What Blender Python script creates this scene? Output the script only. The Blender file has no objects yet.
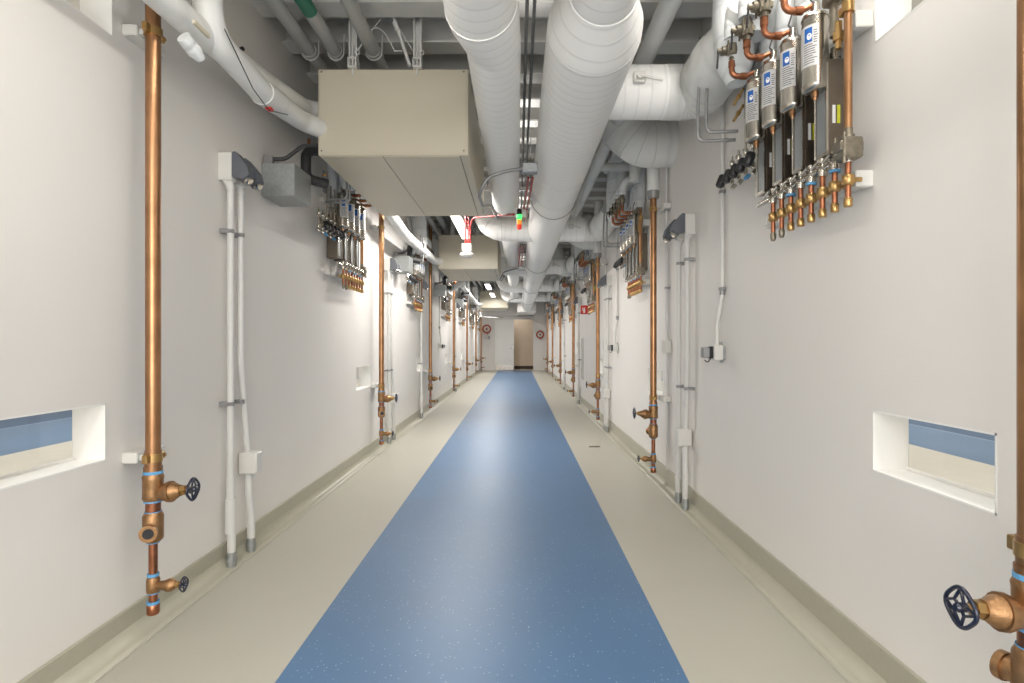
import bpy, math, random
from mathutils import Vector, Matrix
random.seed(7)
S = bpy.context.scene
COL = S.collection
PI = math.pi

# ------------------------------------------------------------------ materials
def lin(c):
    c = c / 255.0
    return c / 12.92 if c <= 0.04045 else ((c + 0.055) / 1.055) ** 2.4
def rgb(r, g, b): return (lin(r), lin(g), lin(b), 1.0)

def mat(name, col, rough=0.5, metal=0.0, spec=0.5, noise=None, bump=None, coat=0.0):
    """noise=(scale, amount) varies the base colour; bump=(scale, strength)"""
    m = bpy.data.materials.new(name); m.use_nodes = True
    nt = m.node_tree; N = nt.nodes; L = nt.links
    b = N['Principled BSDF']
    b.inputs['Base Color'].default_value = col
    b.inputs['Roughness'].default_value = rough
    b.inputs['Metallic'].default_value = metal
    b.inputs['Specular IOR Level'].default_value = spec
    b.inputs['Coat Weight'].default_value = coat
    tc = N.new('ShaderNodeTexCoord')
    if noise:
        n = N.new('ShaderNodeTexNoise'); n.inputs['Scale'].default_value = noise[0]; n.inputs['Detail'].default_value = 4
        L.new(tc.outputs['Object'], n.inputs['Vector'])
        r = N.new('ShaderNodeValToRGB')
        a = noise[1]
        r.color_ramp.elements[0].position = 0.3; r.color_ramp.elements[1].position = 0.7
        r.color_ramp.elements[0].color = tuple(min(1, c * (1 - a)) for c in col[:3]) + (1,)
        r.color_ramp.elements[1].color = tuple(min(1, c * (1 + a)) for c in col[:3]) + (1,)
        L.new(n.outputs['Fac'], r.inputs['Fac']); L.new(r.outputs['Color'], b.inputs['Base Color'])
    if bump:
        n2 = N.new('ShaderNodeTexNoise'); n2.inputs['Scale'].default_value = bump[0]
        L.new(tc.outputs['Object'], n2.inputs['Vector'])
        bp = N.new('ShaderNodeBump'); bp.inputs['Strength'].default_value = bump[1]; bp.inputs['Distance'].default_value = 0.01
        L.new(n2.outputs['Fac'], bp.inputs['Height']); L.new(bp.outputs['Normal'], b.inputs['Normal'])
    return m

M = {}
M['wall'] = mat('white_wall_paint', rgb(228, 224, 219), 0.55, noise=(1.2, 0.02), bump=(120, 0.03))
M['jamb'] = mat('window_lining', rgb(238, 237, 233), 0.45, noise=(3, 0.015))
M['trim'] = mat('white_trim', rgb(228, 225, 218), 0.4, noise=(3, 0.02))
M['door_white'] = mat('white_door_paint', rgb(240, 238, 232), 0.4, noise=(3, 0.01))
M['ceiling'] = mat('painted_steel_deck', rgb(196, 196, 192), 0.6, noise=(2, 0.05))
M['beam'] = mat('painted_steel_beam', rgb(214, 213, 209), 0.55, noise=(3, 0.04))
M['base'] = mat('grey_green_cove_base', rgb(168, 165, 149), 0.36, noise=(25, 0.03))
M['copper'] = mat('copper_tube', rgb(172, 130, 95), 0.34, 1.0, noise=(9, 0.16))
M['copper_dark'] = mat('aged_copper', rgb(160, 106, 78), 0.36, 1.0, noise=(30, 0.22))
M['bronze'] = mat('cast_bronze', rgb(160, 124, 88), 0.42, 0.9, noise=(40, 0.18), bump=(180, 0.15))
M['brass'] = mat('brass', rgb(192, 157, 104), 0.3, 1.0, noise=(25, 0.12))
M['tape'] = mat('blue_tape', rgb(98, 160, 205), 0.5, noise=(30, 0.08))
M['navy'] = mat('navy_enamel', rgb(13, 20, 46), 0.28, 0.0, noise=(15, 0.15), coat=0.5)
M['black'] = mat('black_plastic', rgb(30, 30, 33), 0.4, noise=(20, 0.2))
M['foam'] = mat('black_foam_insulation', rgb(44, 44, 44), 0.6, noise=(20, 0.25), bump=(60, 0.3))
M['steel'] = mat('stainless_steel', rgb(182, 176, 166), 0.25, 1.0, noise=(12, 0.10))
M['steel_dark'] = mat('brushed_plate_side', rgb(120, 110, 98), 0.35, 0.9, noise=(8, 0.15))
M['plate'] = mat('grey_plate_cover', rgb(150, 156, 158), 0.4, 0.4, noise=(6, 0.06))
M['chrome'] = mat('nickel_plated', rgb(200, 195, 185), 0.18, 1.0, noise=(40, 0.08))
M['valve_body'] = mat('nickel_bronze_body', rgb(138, 130, 115), 0.35, 0.8, noise=(50, 0.2))
M['galv'] = mat('galvanised_sheet', rgb(168, 172, 172), 0.42, 0.75, noise=(45, 0.12))
M['conduit_w'] = mat('white_painted_conduit', rgb(214, 213, 209), 0.35, noise=(5, 0.02))
M['conduit_g'] = mat('grey_conduit', rgb(150, 150, 150), 0.4, 0.4, noise=(10, 0.05))
M['plastic_w'] = mat('white_plastic', rgb(216, 214, 208), 0.4, noise=(8, 0.02))
M['plastic_g'] = mat('dark_grey_plastic', rgb(92, 95, 102), 0.45, noise=(10, 0.06))
M['beige'] = mat('beige_cabinet_paint', rgb(200, 192, 172), 0.4, noise=(1.5, 0.02))
M['beige_gap'] = mat('cabinet_seam', rgb(110, 104, 92), 0.6, noise=(8, 0.05))
M['wood'] = mat('beige_wall', rgb(214, 196, 174), 0.5, noise=(2, 0.03))
M['dark'] = mat('dark_skirting', rgb(50, 36, 26), 0.5, noise=(8, 0.1))
M['red'] = mat('red_painted_conduit', rgb(150, 50, 50), 0.4, noise=(8, 0.08))
M['sign_red'] = mat('sign_red', rgb(214, 48, 38), 0.4, noise=(3, 0.03))
M['white'] = mat('bright_white', rgb(240, 240, 238), 0.45, noise=(5, 0.01))
M['label_paper'] = mat('label_paper', rgb(206, 205, 202), 0.4, 0.1, noise=(30, 0.03))
M['blue_ink'] = mat('label_blue', rgb(20, 92, 170), 0.4, noise=(5, 0.03))
M['ink'] = mat('label_ink', rgb(95, 98, 104), 0.5, noise=(40, 0.2))
M['yellow'] = mat('yellow_sticker', rgb(212, 214, 52), 0.4, noise=(30, 0.1))
M['green_lbl'] = mat('green_pipe_label', rgb(58, 124, 100), 0.45, noise=(5, 0.03))
M['hose'] = mat('orange_red_hose', rgb(176, 84, 52), 0.5, noise=(20, 0.1))
M['room_line'] = mat('next_room_floor_line', rgb(150, 178, 205), 0.3, noise=(3, 0.02))
M['room_blue'] = mat('next_room_blue_floor', rgb(92, 128, 164), 0.3, noise=(1, 0.1))
M['room_blue2'] = mat('next_room_dark_blue', rgb(66, 98, 132), 0.4, noise=(1, 0.1))
M['room_beige'] = mat('next_room_beige_floor', rgb(226, 219, 202), 0.3, noise=(4, 0.03))
M['rubber'] = mat('cable_black', rgb(60, 60, 62), 0.6, noise=(20, 0.1))

def emis(name, col, s):
    m = bpy.data.materials.new(name); m.use_nodes = True
    b = m.node_tree.nodes['Principled BSDF']
    b.inputs['Base Color'].default_value = col
    b.inputs['Emission Color'].default_value = col
    b.inputs['Emission Strength'].default_value = s
    return m
M['lens'] = emis('lit_diffuser', (1.0, 0.95, 0.86, 1), 7.0)
M['g_lamp'] = emis('green_lamp', (0.08, 1.0, 0.2, 1), 1.2)
M['o_lamp'] = emis('amber_lamp', (1.0, 0.38, 0.05, 1), 0.5)
M['r_lamp'] = emis('red_lamp', (0.9, 0.06, 0.03, 1), 0.35)

def wrap_mat(name, col, period, strength, spiral=0.0, rough=0.5):
    """insulation jacket: seams every `period` metres along the pipe, from the UV map (u = metres along)"""
    m = bpy.data.materials.new(name); m.use_nodes = True
    nt = m.node_tree; N = nt.nodes; L = nt.links; b = N['Principled BSDF']
    b.inputs['Roughness'].default_value = rough
    uv = N.new('ShaderNodeUVMap'); sep = N.new('ShaderNodeSeparateXYZ'); L.new(uv.outputs['UV'], sep.inputs[0])
    tc = N.new('ShaderNodeTexCoord'); n = N.new('ShaderNodeTexNoise'); n.inputs['Scale'].default_value = 3.0
    L.new(tc.outputs['Object'], n.inputs['Vector'])
    def math_(op, a, b_):
        x = N.new('ShaderNodeMath'); x.operation = op
        for i, v in enumerate((a, b_)):
            if isinstance(v, (int, float)): x.inputs[i].default_value = v
            elif v is not None: L.new(v, x.inputs[i])
        return x.outputs[0]
    u = math_('DIVIDE', sep.outputs['X'], period)
    u = math_('ADD', u, math_('MULTIPLY', sep.outputs['Y'], spiral))
    u = math_('ADD', u, math_('MULTIPLY', n.outputs['Fac'], 0.5))
    f = math_('FRACT', u, 0)
    d = math_('ABSOLUTE', math_('SUBTRACT', f, 0.5), 0)
    g = math_('SMOOTH_MIN', math_('MULTIPLY', d, 9.0), 1.0)     # a groove at every seam
    g = math_('MINIMUM', math_('MULTIPLY', d, 9.0), 1.0)
    n3 = N.new('ShaderNodeTexNoise'); n3.inputs['Scale'].default_value = 14
    L.new(tc.outputs['Object'], n3.inputs['Vector'])
    h = math_('ADD', g, math_('MULTIPLY', n3.outputs['Fac'], 0.9))
    bp = N.new('ShaderNodeBump'); bp.inputs['Strength'].default_value = strength; bp.inputs['Distance'].default_value = 0.006
    L.new(h, bp.inputs['Height']); L.new(bp.outputs['Normal'], b.inputs['Normal'])
    mix = N.new('ShaderNodeMixRGB')
    mix.inputs[1].default_value = tuple(c * 0.9 for c in col[:3]) + (1,); mix.inputs[2].default_value = col
    L.new(g, mix.inputs[0]); L.new(mix.outputs[0], b.inputs['Base Color'])
    return m
M['duct'] = wrap_mat('white_duct_wrap', rgb(244, 243, 240), 0.085, 0.20)
M['duct_g'] = wrap_mat('grey_duct_wrap', rgb(224, 224, 220), 0.30, 0.25)
M['pipe_w'] = wrap_mat('white_pipe_jacket', rgb(226, 226, 223), 0.9, 0.25, rough=0.4)
M['pipe_g'] = wrap_mat('pale_grey_pipe_jacket', rgb(176, 176, 172), 0.9, 0.2, rough=0.4)
M['cloth'] = wrap_mat('white_cloth_insulation', rgb(220, 222, 222), 0.16, 0.6)

def glass_mat():
    m = bpy.data.materials.new('window_glass'); m.use_nodes = True
    nt = m.node_tree; N = nt.nodes; L = nt.links
    N.remove(N['Principled BSDF'])
    t = N.new('ShaderNodeBsdfTransparent'); t.inputs[0].default_value = (0.93, 0.96, 0.97, 1)
    g = N.new('ShaderNodeBsdfGlossy'); g.inputs['Roughness'].default_value = 0.02
    f = N.new('ShaderNodeFresnel'); f.inputs[0].default_value = 1.35
    s = N.new('ShaderNodeMixShader')
    L.new(f.outputs[0], s.inputs[0]); L.new(t.outputs[0], s.inputs[1]); L.new(g.outputs[0], s.inputs[2])
    L.new(s.outputs[0], N['Material Output'].inputs[0])
    return m
M['glass'] = glass_mat()

def speckle_floor(name, base, speck, speck_amt, rough, mot):
    m = bpy.data.materials.new(name); m.use_nodes = True
    nt = m.node_tree; N = nt.nodes; L = nt.links; b = N['Principled BSDF']
    tc = N.new('ShaderNodeTexCoord')
    n = N.new('ShaderNodeTexNoise'); n.inputs['Scale'].default_value = 1.6; n.inputs['Detail'].default_value = 5
    L.new(tc.outputs['Object'], n.inputs['Vector'])
    r = N.new('ShaderNodeValToRGB'); r.color_ramp.elements[0].position = 0.3; r.color_ramp.elements[1].position = 0.7
    r.color_ramp.elements[0].color = tuple(c * (1 - mot) for c in base[:3]) + (1,)
    r.color_ramp.elements[1].color = tuple(c * (1 + mot) for c in base[:3]) + (1,)
    L.new(n.outputs['Fac'], r.inputs['Fac'])
    v = N.new('ShaderNodeTexVoronoi'); v.inputs['Scale'].default_value = 55; v.inputs['Randomness'].default_value = 1
    L.new(tc.outputs['Object'], v.inputs['Vector'])
    r2 = N.new('ShaderNodeValToRGB'); r2.color_ramp.interpolation = 'LINEAR'
    r2.color_ramp.elements[0].position = 0.10; r2.color_ramp.elements[0].color = (speck_amt,) * 3 + (1,)
    r2.color_ramp.elements[1].position = 0.16; r2.color_ramp.elements[1].color = (0, 0, 0, 1)
    L.new(v.outputs['Distance'], r2.inputs['Fac'])
    v2 = N.new('ShaderNodeMath'); v2.operation = 'GREATER_THAN'; v2.inputs[1].default_value = 0.62
    sp = N.new('ShaderNodeSeparateColor'); L.new(v.outputs['Color'], sp.inputs[0]); L.new(sp.outputs[0], v2.inputs[0])
    ml = N.new('ShaderNodeMath'); ml.operation = 'MULTIPLY'; L.new(r2.outputs['Color'], ml.inputs[0]); L.new(v2.outputs[0], ml.inputs[1])
    mix = N.new('ShaderNodeMixRGB'); mix.inputs[2].default_value = speck
    L.new(ml.outputs[0], mix.inputs[0]); L.new(r.outputs['Color'], mix.inputs[1]); L.new(mix.outputs[0], b.inputs['Base Color'])
    # slightly uneven sheen
    rr = N.new('ShaderNodeMapRange'); rr.inputs[3].default_value = rough - 0.04; rr.inputs[4].default_value = rough + 0.05
    L.new(n.outputs['Fac'], rr.inputs[0]); L.new(rr.outputs[0], b.inputs['Roughness'])
    return m
M['floor_beige'] = speckle_floor('beige_sheet_floor', rgb(178, 175, 163), rgb(196, 193, 181), 0.35, 0.40, 0.03)
M['floor_blue'] = speckle_floor('blue_speckled_sheet_floor', rgb(80, 113, 149), rgb(182, 203, 220), 0.9, 0.42, 0.06)

# ------------------------------------------------------------------ mesh builder
XF = [None]
class MB:
    def __init__(s): s.v = []; s.f = []; s.sm = []; s.uv = []; s.mi = []
    def face(s, idx, smooth=False, uv=None, mi=0):
        s.f.append(tuple(idx)); s.sm.append(smooth); s.uv.append(uv or [(0, 0)] * len(idx)); s.mi.append(mi)
    def quad(s, a, b, c, d, mi=0):
        n = len(s.v); s.v += [tuple(a), tuple(b), tuple(c), tuple(d)]; s.face((n, n+1, n+2, n+3), mi=mi); return s
    def poly(s, pts, mi=0):
        n = len(s.v); s.v += [tuple(p) for p in pts]; s.face(range(n, n + len(pts)), mi=mi); return s
    def box(s, x0, x1, y0, y1, z0, z1, bev=0.0, mi=0):
        x0, x1 = sorted((x0, x1)); y0, y1 = sorted((y0, y1)); z0, z1 = sorted((z0, z1))
        b = min(bev, (x1-x0)*.49, (y1-y0)*.49, (z1-z0)*.49)
        if b <= 0:
            n = len(s.v)
            s.v += [(x, y, z) for z in (z0, z1) for x, y in ((x0,y0),(x1,y0),(x1,y1),(x0,y1))]
            for q in ((3,2,1,0),(4,5,6,7),(0,1,5,4),(1,2,6,5),(2,3,7,6),(3,0,4,7)): s.face([n+i for i in q], mi=mi)
            return s
        # bevelled box: 24 verts
        n = len(s.v); idx = {}
        for sx in (0, 1):
            for sy in (0, 1):
                for sz in (0, 1):
                    X = (x0, x1)[sx]; Y = (y0, y1)[sy]; Z = (z0, z1)[sz]
                    dx = b if sx == 0 else -b; dy = b if sy == 0 else -b; dz = b if sz == 0 else -b
                    for k, p in enumerate(((X, Y+dy, Z+dz), (X+dx, Y, Z+dz), (X+dx, Y+dy, Z))):
                        idx[(sx, sy, sz, k)] = len(s.v); s.v.append(p)
        I = idx
        def q(*k): s.face([I[i] for i in k], mi=mi)
        q((0,0,0,0),(0,0,1,0),(0,1,1,0),(0,1,0,0)); q((1,0,0,0),(1,1,0,0),(1,1,1,0),(1,0,1,0))
        q((0,0,0,1),(1,0,0,1),(1,0,1,1),(0,0,1,1)); q((0,1,0,1),(0,1,1,1),(1,1,1,1),(1,1,0,1))
        q((0,0,0,2),(0,1,0,2),(1,1,0,2),(1,0,0,2)); q((0,0,1,2),(1,0,1,2),(1,1,1,2),(0,1,1,2))
        for a in (0, 1):
            for c in (0, 1):
                q((0,a,c,1),(1,a,c,1),(1,a,c,2),(0,a,c,2)); q((a,0,c,0),(a,1,c,0),(a,1,c,2),(a,0,c,2)); q((a,c,0,0),(a,c,1,0),(a,c,1,1),(a,c,0,1))
                for e in (0, 1): q((a,c,e,0),(a,c,e,1),(a,c,e,2))
        return s
    def tube(s, pts, r, seg=14, caps=True, smooth=True, u0=0.0, oval=None):
        P = [Vector(p) for p in pts]
        R = list(r) if isinstance(r, (list, tuple)) else [r] * len(P)
        T = []
        for i in range(len(P)):
            a = P[max(0, i-1)]; b = P[min(len(P)-1, i+1)]
            t = (b - a)
            if i and i < len(P)-1:
                d1 = (P[i]-P[i-1]); d2 = (P[i+1]-P[i])
                if d1.length > 1e-9 and d2.length > 1e-9: t = d1.normalized() + d2.normalized()
            T.append(t.normalized() if t.length > 1e-9 else (T[-1] if T else Vector((0,0,1))))
        ref = Vector((0,0,1)) if abs(T[0].z) < .9 else Vector((1,0,0))
        A = T[0].cross(ref).normalized()
        rings = []; u = u0
        for i, p in enumerate(P):
            A = (A - T[i] * A.dot(T[i])).normalized(); B = T[i].cross(A)
            k = 1.0
            if 0 < i < len(P)-1:
                d1 = (P[i]-P[i-1])
                if d1.length > 1e-9: k = 1.0
            if i: u += (p - P[i-1]).length
            n = len(s.v); rings.append((n, u))
            for j in range(seg):
                a = 2*PI*j/seg
                s.v.append(tuple(p + A*(math.cos(a)*R[i]*k) + B*(math.sin(a)*R[i]*(oval or 1))))
        for i in range(len(rings)-1):
            n0, u0_ = rings[i]; n1, u1_ = rings[i+1]
            for j in range(seg):
                k = (j+1) % seg
                s.face((n0+j, n0+k, n1+k, n1+j), smooth, [(u0_, j/seg), (u0_, (j+1)/seg), (u1_, (j+1)/seg), (u1_, j/seg)])
        if caps:
            for (n0, _), rev in ((rings[0], True), (rings[-1], False)):
                n = len(s.v); s.v += s.v[n0:n0+seg]
                s.face([n+j for j in (reversed(range(seg)) if rev else range(seg))])
        return s
    def cyl(s, a, b, r, seg=14): return s.tube([a, b], r, seg)
    def lathe(s, o, d, prof, seg=16):
        """prof: list of (distance along d, radius); hard steps where two distances are equal"""
        o = Vector(o); d = Vector(d).normalized()
        run = [prof[0]]
        for p in prof[1:]:
            if abs(p[0]-run[-1][0]) < 1e-6:
                if len(run) > 1: s.tube([o + d*x for x, _ in run], [q for _, q in run], seg)
                run = [p]
            else: run.append(p)
        if len(run) > 1: s.tube([o + d*x for x, _ in run], [q for _, q in run], seg)
        return s
    def hexn(s, a, b, r): return s.tube([a, b], r, 6, smooth=False)
    def torus(s, c, ax, R, r, seg=24, sub=8, wob=0, k=5):
        c = Vector(c); ax = Vector(ax).normalized()
        ref = Vector((0,0,1)) if abs(ax.z) < .9 else Vector((1,0,0))
        A = ax.cross(ref).normalized(); B = ax.cross(A); n0 = len(s.v)
        for i in range(seg):
            a = 2*PI*i/seg; RR = R*(1+wob*math.cos(k*a)); d = A*math.cos(a)+B*math.sin(a)
            for j in range(sub):
                b = 2*PI*j/sub; s.v.append(tuple(c + d*(RR+r*math.cos(b)) + ax*(r*math.sin(b))))
        for i in range(seg):
            for j in range(sub):
                s.face((n0+i*sub+j, n0+((i+1)%seg)*sub+j, n0+((i+1)%seg)*sub+(j+1)%sub, n0+i*sub+(j+1)%sub), True)
        return s
    def ball(s, c, r, seg=14, rings=8, sq=(1,1,1)):
        n0 = len(s.v)
        for i in range(rings+1):
            t = PI*i/rings
            for j in range(seg):
                a = 2*PI*j/seg; s.v.append((c[0]+r*sq[0]*math.sin(t)*math.cos(a), c[1]+r*sq[1]*math.sin(t)*math.sin(a), c[2]+r*sq[2]*math.cos(t)))
        for i in range(rings):
            for j in range(seg): s.face((n0+i*seg+j, n0+(i+1)*seg+j, n0+(i+1)*seg+(j+1)%seg, n0+i*seg+(j+1)%seg), True)
        return s
    def extrude(s, pts2, plane, a, b):
        """prism of a 2-D outline; plane 'yz' extrudes along x, 'xz' along y, 'xy' along z"""
        def p(q, t): return {'yz': (t, q[0], q[1]), 'xz': (q[0], t, q[1]), 'xy': (q[0], q[1], t)}[plane]
        n = len(s.v); k = len(pts2)
        s.v += [p(q, a) for q in pts2] + [p(q, b) for q in pts2]
        s.face(list(range(n, n+k))[::-1]); s.face(range(n+k, n+2*k))
        for i in range(k): s.face((n+i, n+(i+1)%k, n+k+(i+1)%k, n+k+i))
        return s
    def build(s, name, m, parent=None, org=None, recalc=True):
        if XF[0]: s.v = [XF[0](v) for v in s.v]
        me = bpy.data.meshes.new(name)
        o3 = Vector(org) if org is not None else Vector((0, 0, 0))
        me.from_pydata([tuple(Vector(v) - o3) for v in s.v], [], s.f)
        me.polygons.foreach_set('use_smooth', s.sm)
        uvl = me.uv_layers.new(name='UVMap'); flat = []
        for q in s.uv:
            for t in q: flat += [t[0], t[1]]
        if len(flat) == len(uvl.data)*2: uvl.data.foreach_set('uv', flat)
        ms = m if isinstance(m, (list, tuple)) else [m]
        for q in ms: me.materials.append(M[q] if isinstance(q, str) else q)
        if len(ms) > 1: me.polygons.foreach_set('material_index', s.mi)
        me.validate(); me.update()
        # consistent outward normals
        import bmesh
        if recalc:
            bm = bmesh.new(); bm.from_mesh(me); bmesh.ops.recalc_face_normals(bm, faces=bm.faces); bm.to_mesh(me); bm.free()
        o = bpy.data.objects.new(name, me); COL.objects.link(o)
        o.location = o3
        if parent is not None: o.parent = parent
        return o

def fillet(pts, rad, n=7):
    P = [Vector(p) for p in pts]; out = [P[0]]
    for i in range(1, len(P)-1):
        a, b, c = P[i-1], P[i], P[i+1]
        d1 = (a-b); d2 = (c-b)
        ang = d1.angle(d2)
        if ang > PI-0.02: out.append(b); continue
        t = min(rad/math.tan(ang/2), d1.length*.49, d2.length*.49)
        p0 = b + d1.normalized()*t; p1 = b + d2.normalized()*t
        rr = t*math.tan(ang/2)
        cen = b + (d1.normalized()+d2.normalized()).normalized()*(rr/math.sin(ang/2))
        v0 = p0-cen; v1 = p1-cen; tot = v0.angle(v1); ax = v0.cross(v1).normalized()
        for k in range(n+1): out.append(cen + Matrix.Rotation(tot*k/n, 3, ax) @ v0)
    out.append(P[-1]); return out

def thing(name, label, cat, loc=(0,0,0), rotz=0, group=None):
    o = bpy.data.objects.new(name, None); COL.objects.link(o)
    o.location = loc; o.rotation_euler = (0, 0, rotz); o.empty_display_size = .1
    tag(o, label, cat, group); return o
def tag(o, label, cat, group=None):
    o['label'] = label; o['category'] = cat
    if group: o['group'] = group
    return o
def struct(name, mb, m, parent=None):
    o = mb.build(name, m, parent)
    if parent is None: o['kind'] = 'structure'
    return o
KIDS = {}
def copy_tree(o, parent=None):
    c = o.copy(); COL.objects.link(c)
    if parent is not None: c.parent = parent
    for ch in [q for q in o.children]: copy_tree(ch, c)
    return c
def dup(o, loc, rotz, label, group=None):
    bpy.context.view_layer.update()
    c = copy_tree(o); c.location = loc; c.rotation_euler = (0, 0, rotz); c['label'] = label
    if group: c['group'] = group
    return c

# ------------------------------------------------------------------ the corridor shell
XL, XR, YE, ZC, YB = -1.72, 1.37, 26.9, 3.70, -3.0
BL, BR = -0.93, 0.66
fl = MB()
for a, b, mi in ((XL-.02, BL, 0), (BL, BR, 1), (BR, XR+.02, 0)):
    fl.quad((a, YB, 0), (b, YB, 0), (b, YE+.02, 0), (a, YE+.02, 0), mi)
fl.quad((XL-.02, YB, -.05), (XR+.02, YB, -.05), (XR+.02, YE, -.05), (XL-.02, YE, -.05), 0)
struct('floor', fl, ['floor_beige', 'floor_blue'])

# window openings (y0, y1, z0, z1)
WL = [(1.78, 2.34, .81, 1.05), (5.97, 6.56, .79, 1.05), (9.55, 10.15, .80, 1.05), (13.2, 13.8, .80, 1.05), (17.0, 17.5, .80, 1.05), (1.78, 2.38, 2.60, 3.15)]
WR = [(1.60, 2.161, .808, 1.042), (5.27, 5.86, .80, 1.05), (9.0, 9.55, .80, 1.05), (12.9, 13.4, .8, 1.05), (1.60, 2.145, 2.45, 3.0)]
def wall(name, x, xb, holes):
    ys = sorted({YB, YE} | {h[0] for h in holes} | {h[1] for h in holes})
    zs = sorted({0, ZC+.1} | {h[2] for h in holes} | {h[3] for h in holes})
    m = MB(); ids = {}
    def vid(X, y, z):
        k = (X, y, z)
        if k not in ids: ids[k] = len(m.v); m.v.append(k)
        return ids[k]
    for i in range(len(ys)-1):
        for j in range(len(zs)-1):
            yc = (ys[i]+ys[i+1])/2; zc = (zs[j]+zs[j+1])/2
            if any(h[0] < yc < h[1] and h[2] < zc < h[3] for h in holes): continue
            for X in (x, xb):
                m.face([vid(X, ys[i], zs[j]), vid(X, ys[i+1], zs[j]), vid(X, ys[i+1], zs[j+1]), vid(X, ys[i], zs[j+1])])
    for h in holes:
        for (ya, za, yb, zb) in ((h[0],h[2],h[1],h[2]), (h[1],h[2],h[1],h[3]), (h[1],h[3],h[0],h[3]), (h[0],h[3],h[0],h[2])):
            m.face([vid(x, ya, za), vid(x, yb, zb), vid(xb, yb, zb), vid(xb, ya, za)])
    m.face([vid(x, YB, 0), vid(x, YB, ZC+.1), vid(xb, YB, ZC+.1), vid(xb, YB, 0)])
    return struct(name, m, 'wall')
wall('wall_left', XL, XL-.137, WL)
wall('wall_right', XR, XR+.137, WR)
nwin = 0
for sgn, x, holes in ((-1, XL, WL), (1, XR, WR)):
    for h in holes:
        nwin += 1
        t = .006; d = .135
        m = MB()
        xa, xb = x - sgn*.001, x + sgn*.136
        m.box(xa, xb, h[0], h[1], h[2], h[2]+t); m.box(xa, xb, h[0], h[1], h[3]-t, h[3])
        m.box(xa, xb, h[0], h[0]+t, h[2], h[3]); m.box(xa, xb, h[1]-t, h[1], h[2], h[3])
        # slim stop beads round the pane
        e = .012
        for xx in (x+sgn*(d-.01),):
            m.box(xx, xx+sgn*.008, h[0]+t, h[1]-t, h[2]+t, h[2]+t+e*.9)
        w = struct('window_%d' % nwin, m, 'jamb')
        g = MB(); q_ = [(x+sgn*d, h[0]+t, h[2]+t), (x+sgn*d, h[1]-t, h[2]+t), (x+sgn*d, h[1]-t, h[3]-t), (x+sgn*d, h[0]+t, h[3]-t)]; g.poly(q_ if sgn < 0 else q_[::-1])
        g.build('pane', 'glass', w, recalc=False)

# cove bases
def cove(name, x, sgn, h):
    pr = [(0, h), (.006, h), (.010, h-.006), (.012, .055)]
    for k in range(1, 7):
        a = PI/2*k/6; pr.append((.012 + .05*(1-math.cos(a)), .055 - .05*math.sin(a)))
    pr += [(.10, .002), (.10, -.002), (0, -.002)]
    m = MB(); k = len(pr)
    m.v = [(x - sgn*p, YB, z) for p, z in pr] + [(x - sgn*p, YE, z) for p, z in pr]
    for i in range(k): m.face((i, (i+1) % k, k+(i+1) % k, k+i), 3 <= i <= 9)
    m.face(range(k)); m.face(range(k, 2*k))
    # slim welded seam where base sheet meets floor sheet
    struct(name, m, 'base')
    s_ = MB().box(x - sgn*.098, x - sgn*.106, YB, YE, -.001, .0028)
    return s_
struct('trim_1', cove('baseboard_left', XL, -1, .135), 'floor_beige')
struct('trim_2', cove('baseboard_right', XR, 1, .165), 'floor_beige')

# ceiling: fluted deck and cross joists
c = MB(); c.quad((XL-.16, YB, ZC+.1), (XR+.16, YB, ZC+.1), (XR+.16, YE, ZC+.1), (XL-.16, YE, ZC+.1))
y = YB
while y < YE:
    c.box(XL, XR, y, y+.10, ZC+.02, ZC+.099); y += .24
struct('ceiling', c, 'ceiling')
y = .73; nb = 0
while y < YE-.4:
    m = MB()
    m.box(XL+.001, XR-.001, y, y+.17, 3.50, 3.515); m.box(XL+.001, XR-.001, y+.075, y+.095, 3.515, ZC); m.box(XL+.001, XR-.001, y, y+.17, ZC, ZC+.015)
    nb += 1
    o = m.build('ceiling_beam' if 0 else 'trim_%d' % (nb+4), 'beam'); o['kind'] = 'structure'
    y += .48

# end wall with a closed white door leaf and an open doorway
DX0, DXM, DX1, DZ = -1.08, -.165, .76, 2.45
e = MB()
e.box(XL, DX0-.05, YE, YE+.12, 0, ZC); e.box(DX1+.05, XR, YE, YE+.12, 0, ZC); e.box(DX0-.05, DX1+.05, YE, YE+.12, DZ+.05, ZC)
struct('wall_end', e, 'wall')
t = MB(); t.box(DX0-.05, DX0, YE-.015, YE+.13, 0, DZ+.05); t.box(DX1, DX1+.05, YE-.015, YE+.13, 0, DZ+.05); t.box(DX0, DX1, YE-.015, YE+.13, DZ, DZ+.05)
struct('trim_3', t, 'trim')
d1 = struct('door_1', MB().box(DX0+.004, DXM-.004, YE+.005, YE+.05, .01, DZ-.004, .003), 'door_white')
MB().box(DX0+.03, DXM-.03, YE-.001, YE+.005, .02, .27, .001).build('kick_plate', 'steel', d1)
h = MB(); h.cyl((DXM-.07, YE+.005, 1.05), (DXM-.07, YE-.05, 1.05), .012); h.tube(fillet([(DXM-.07, YE-.05, 1.05), (DXM-.18, YE-.05, 1.05)], .01), .009); h.lathe((DXM-.07, YE+.005, 1.05), (0,-1,0), [(0,.03),(.008,.03)])
h.build('door_handle', 'steel', d1)
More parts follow.
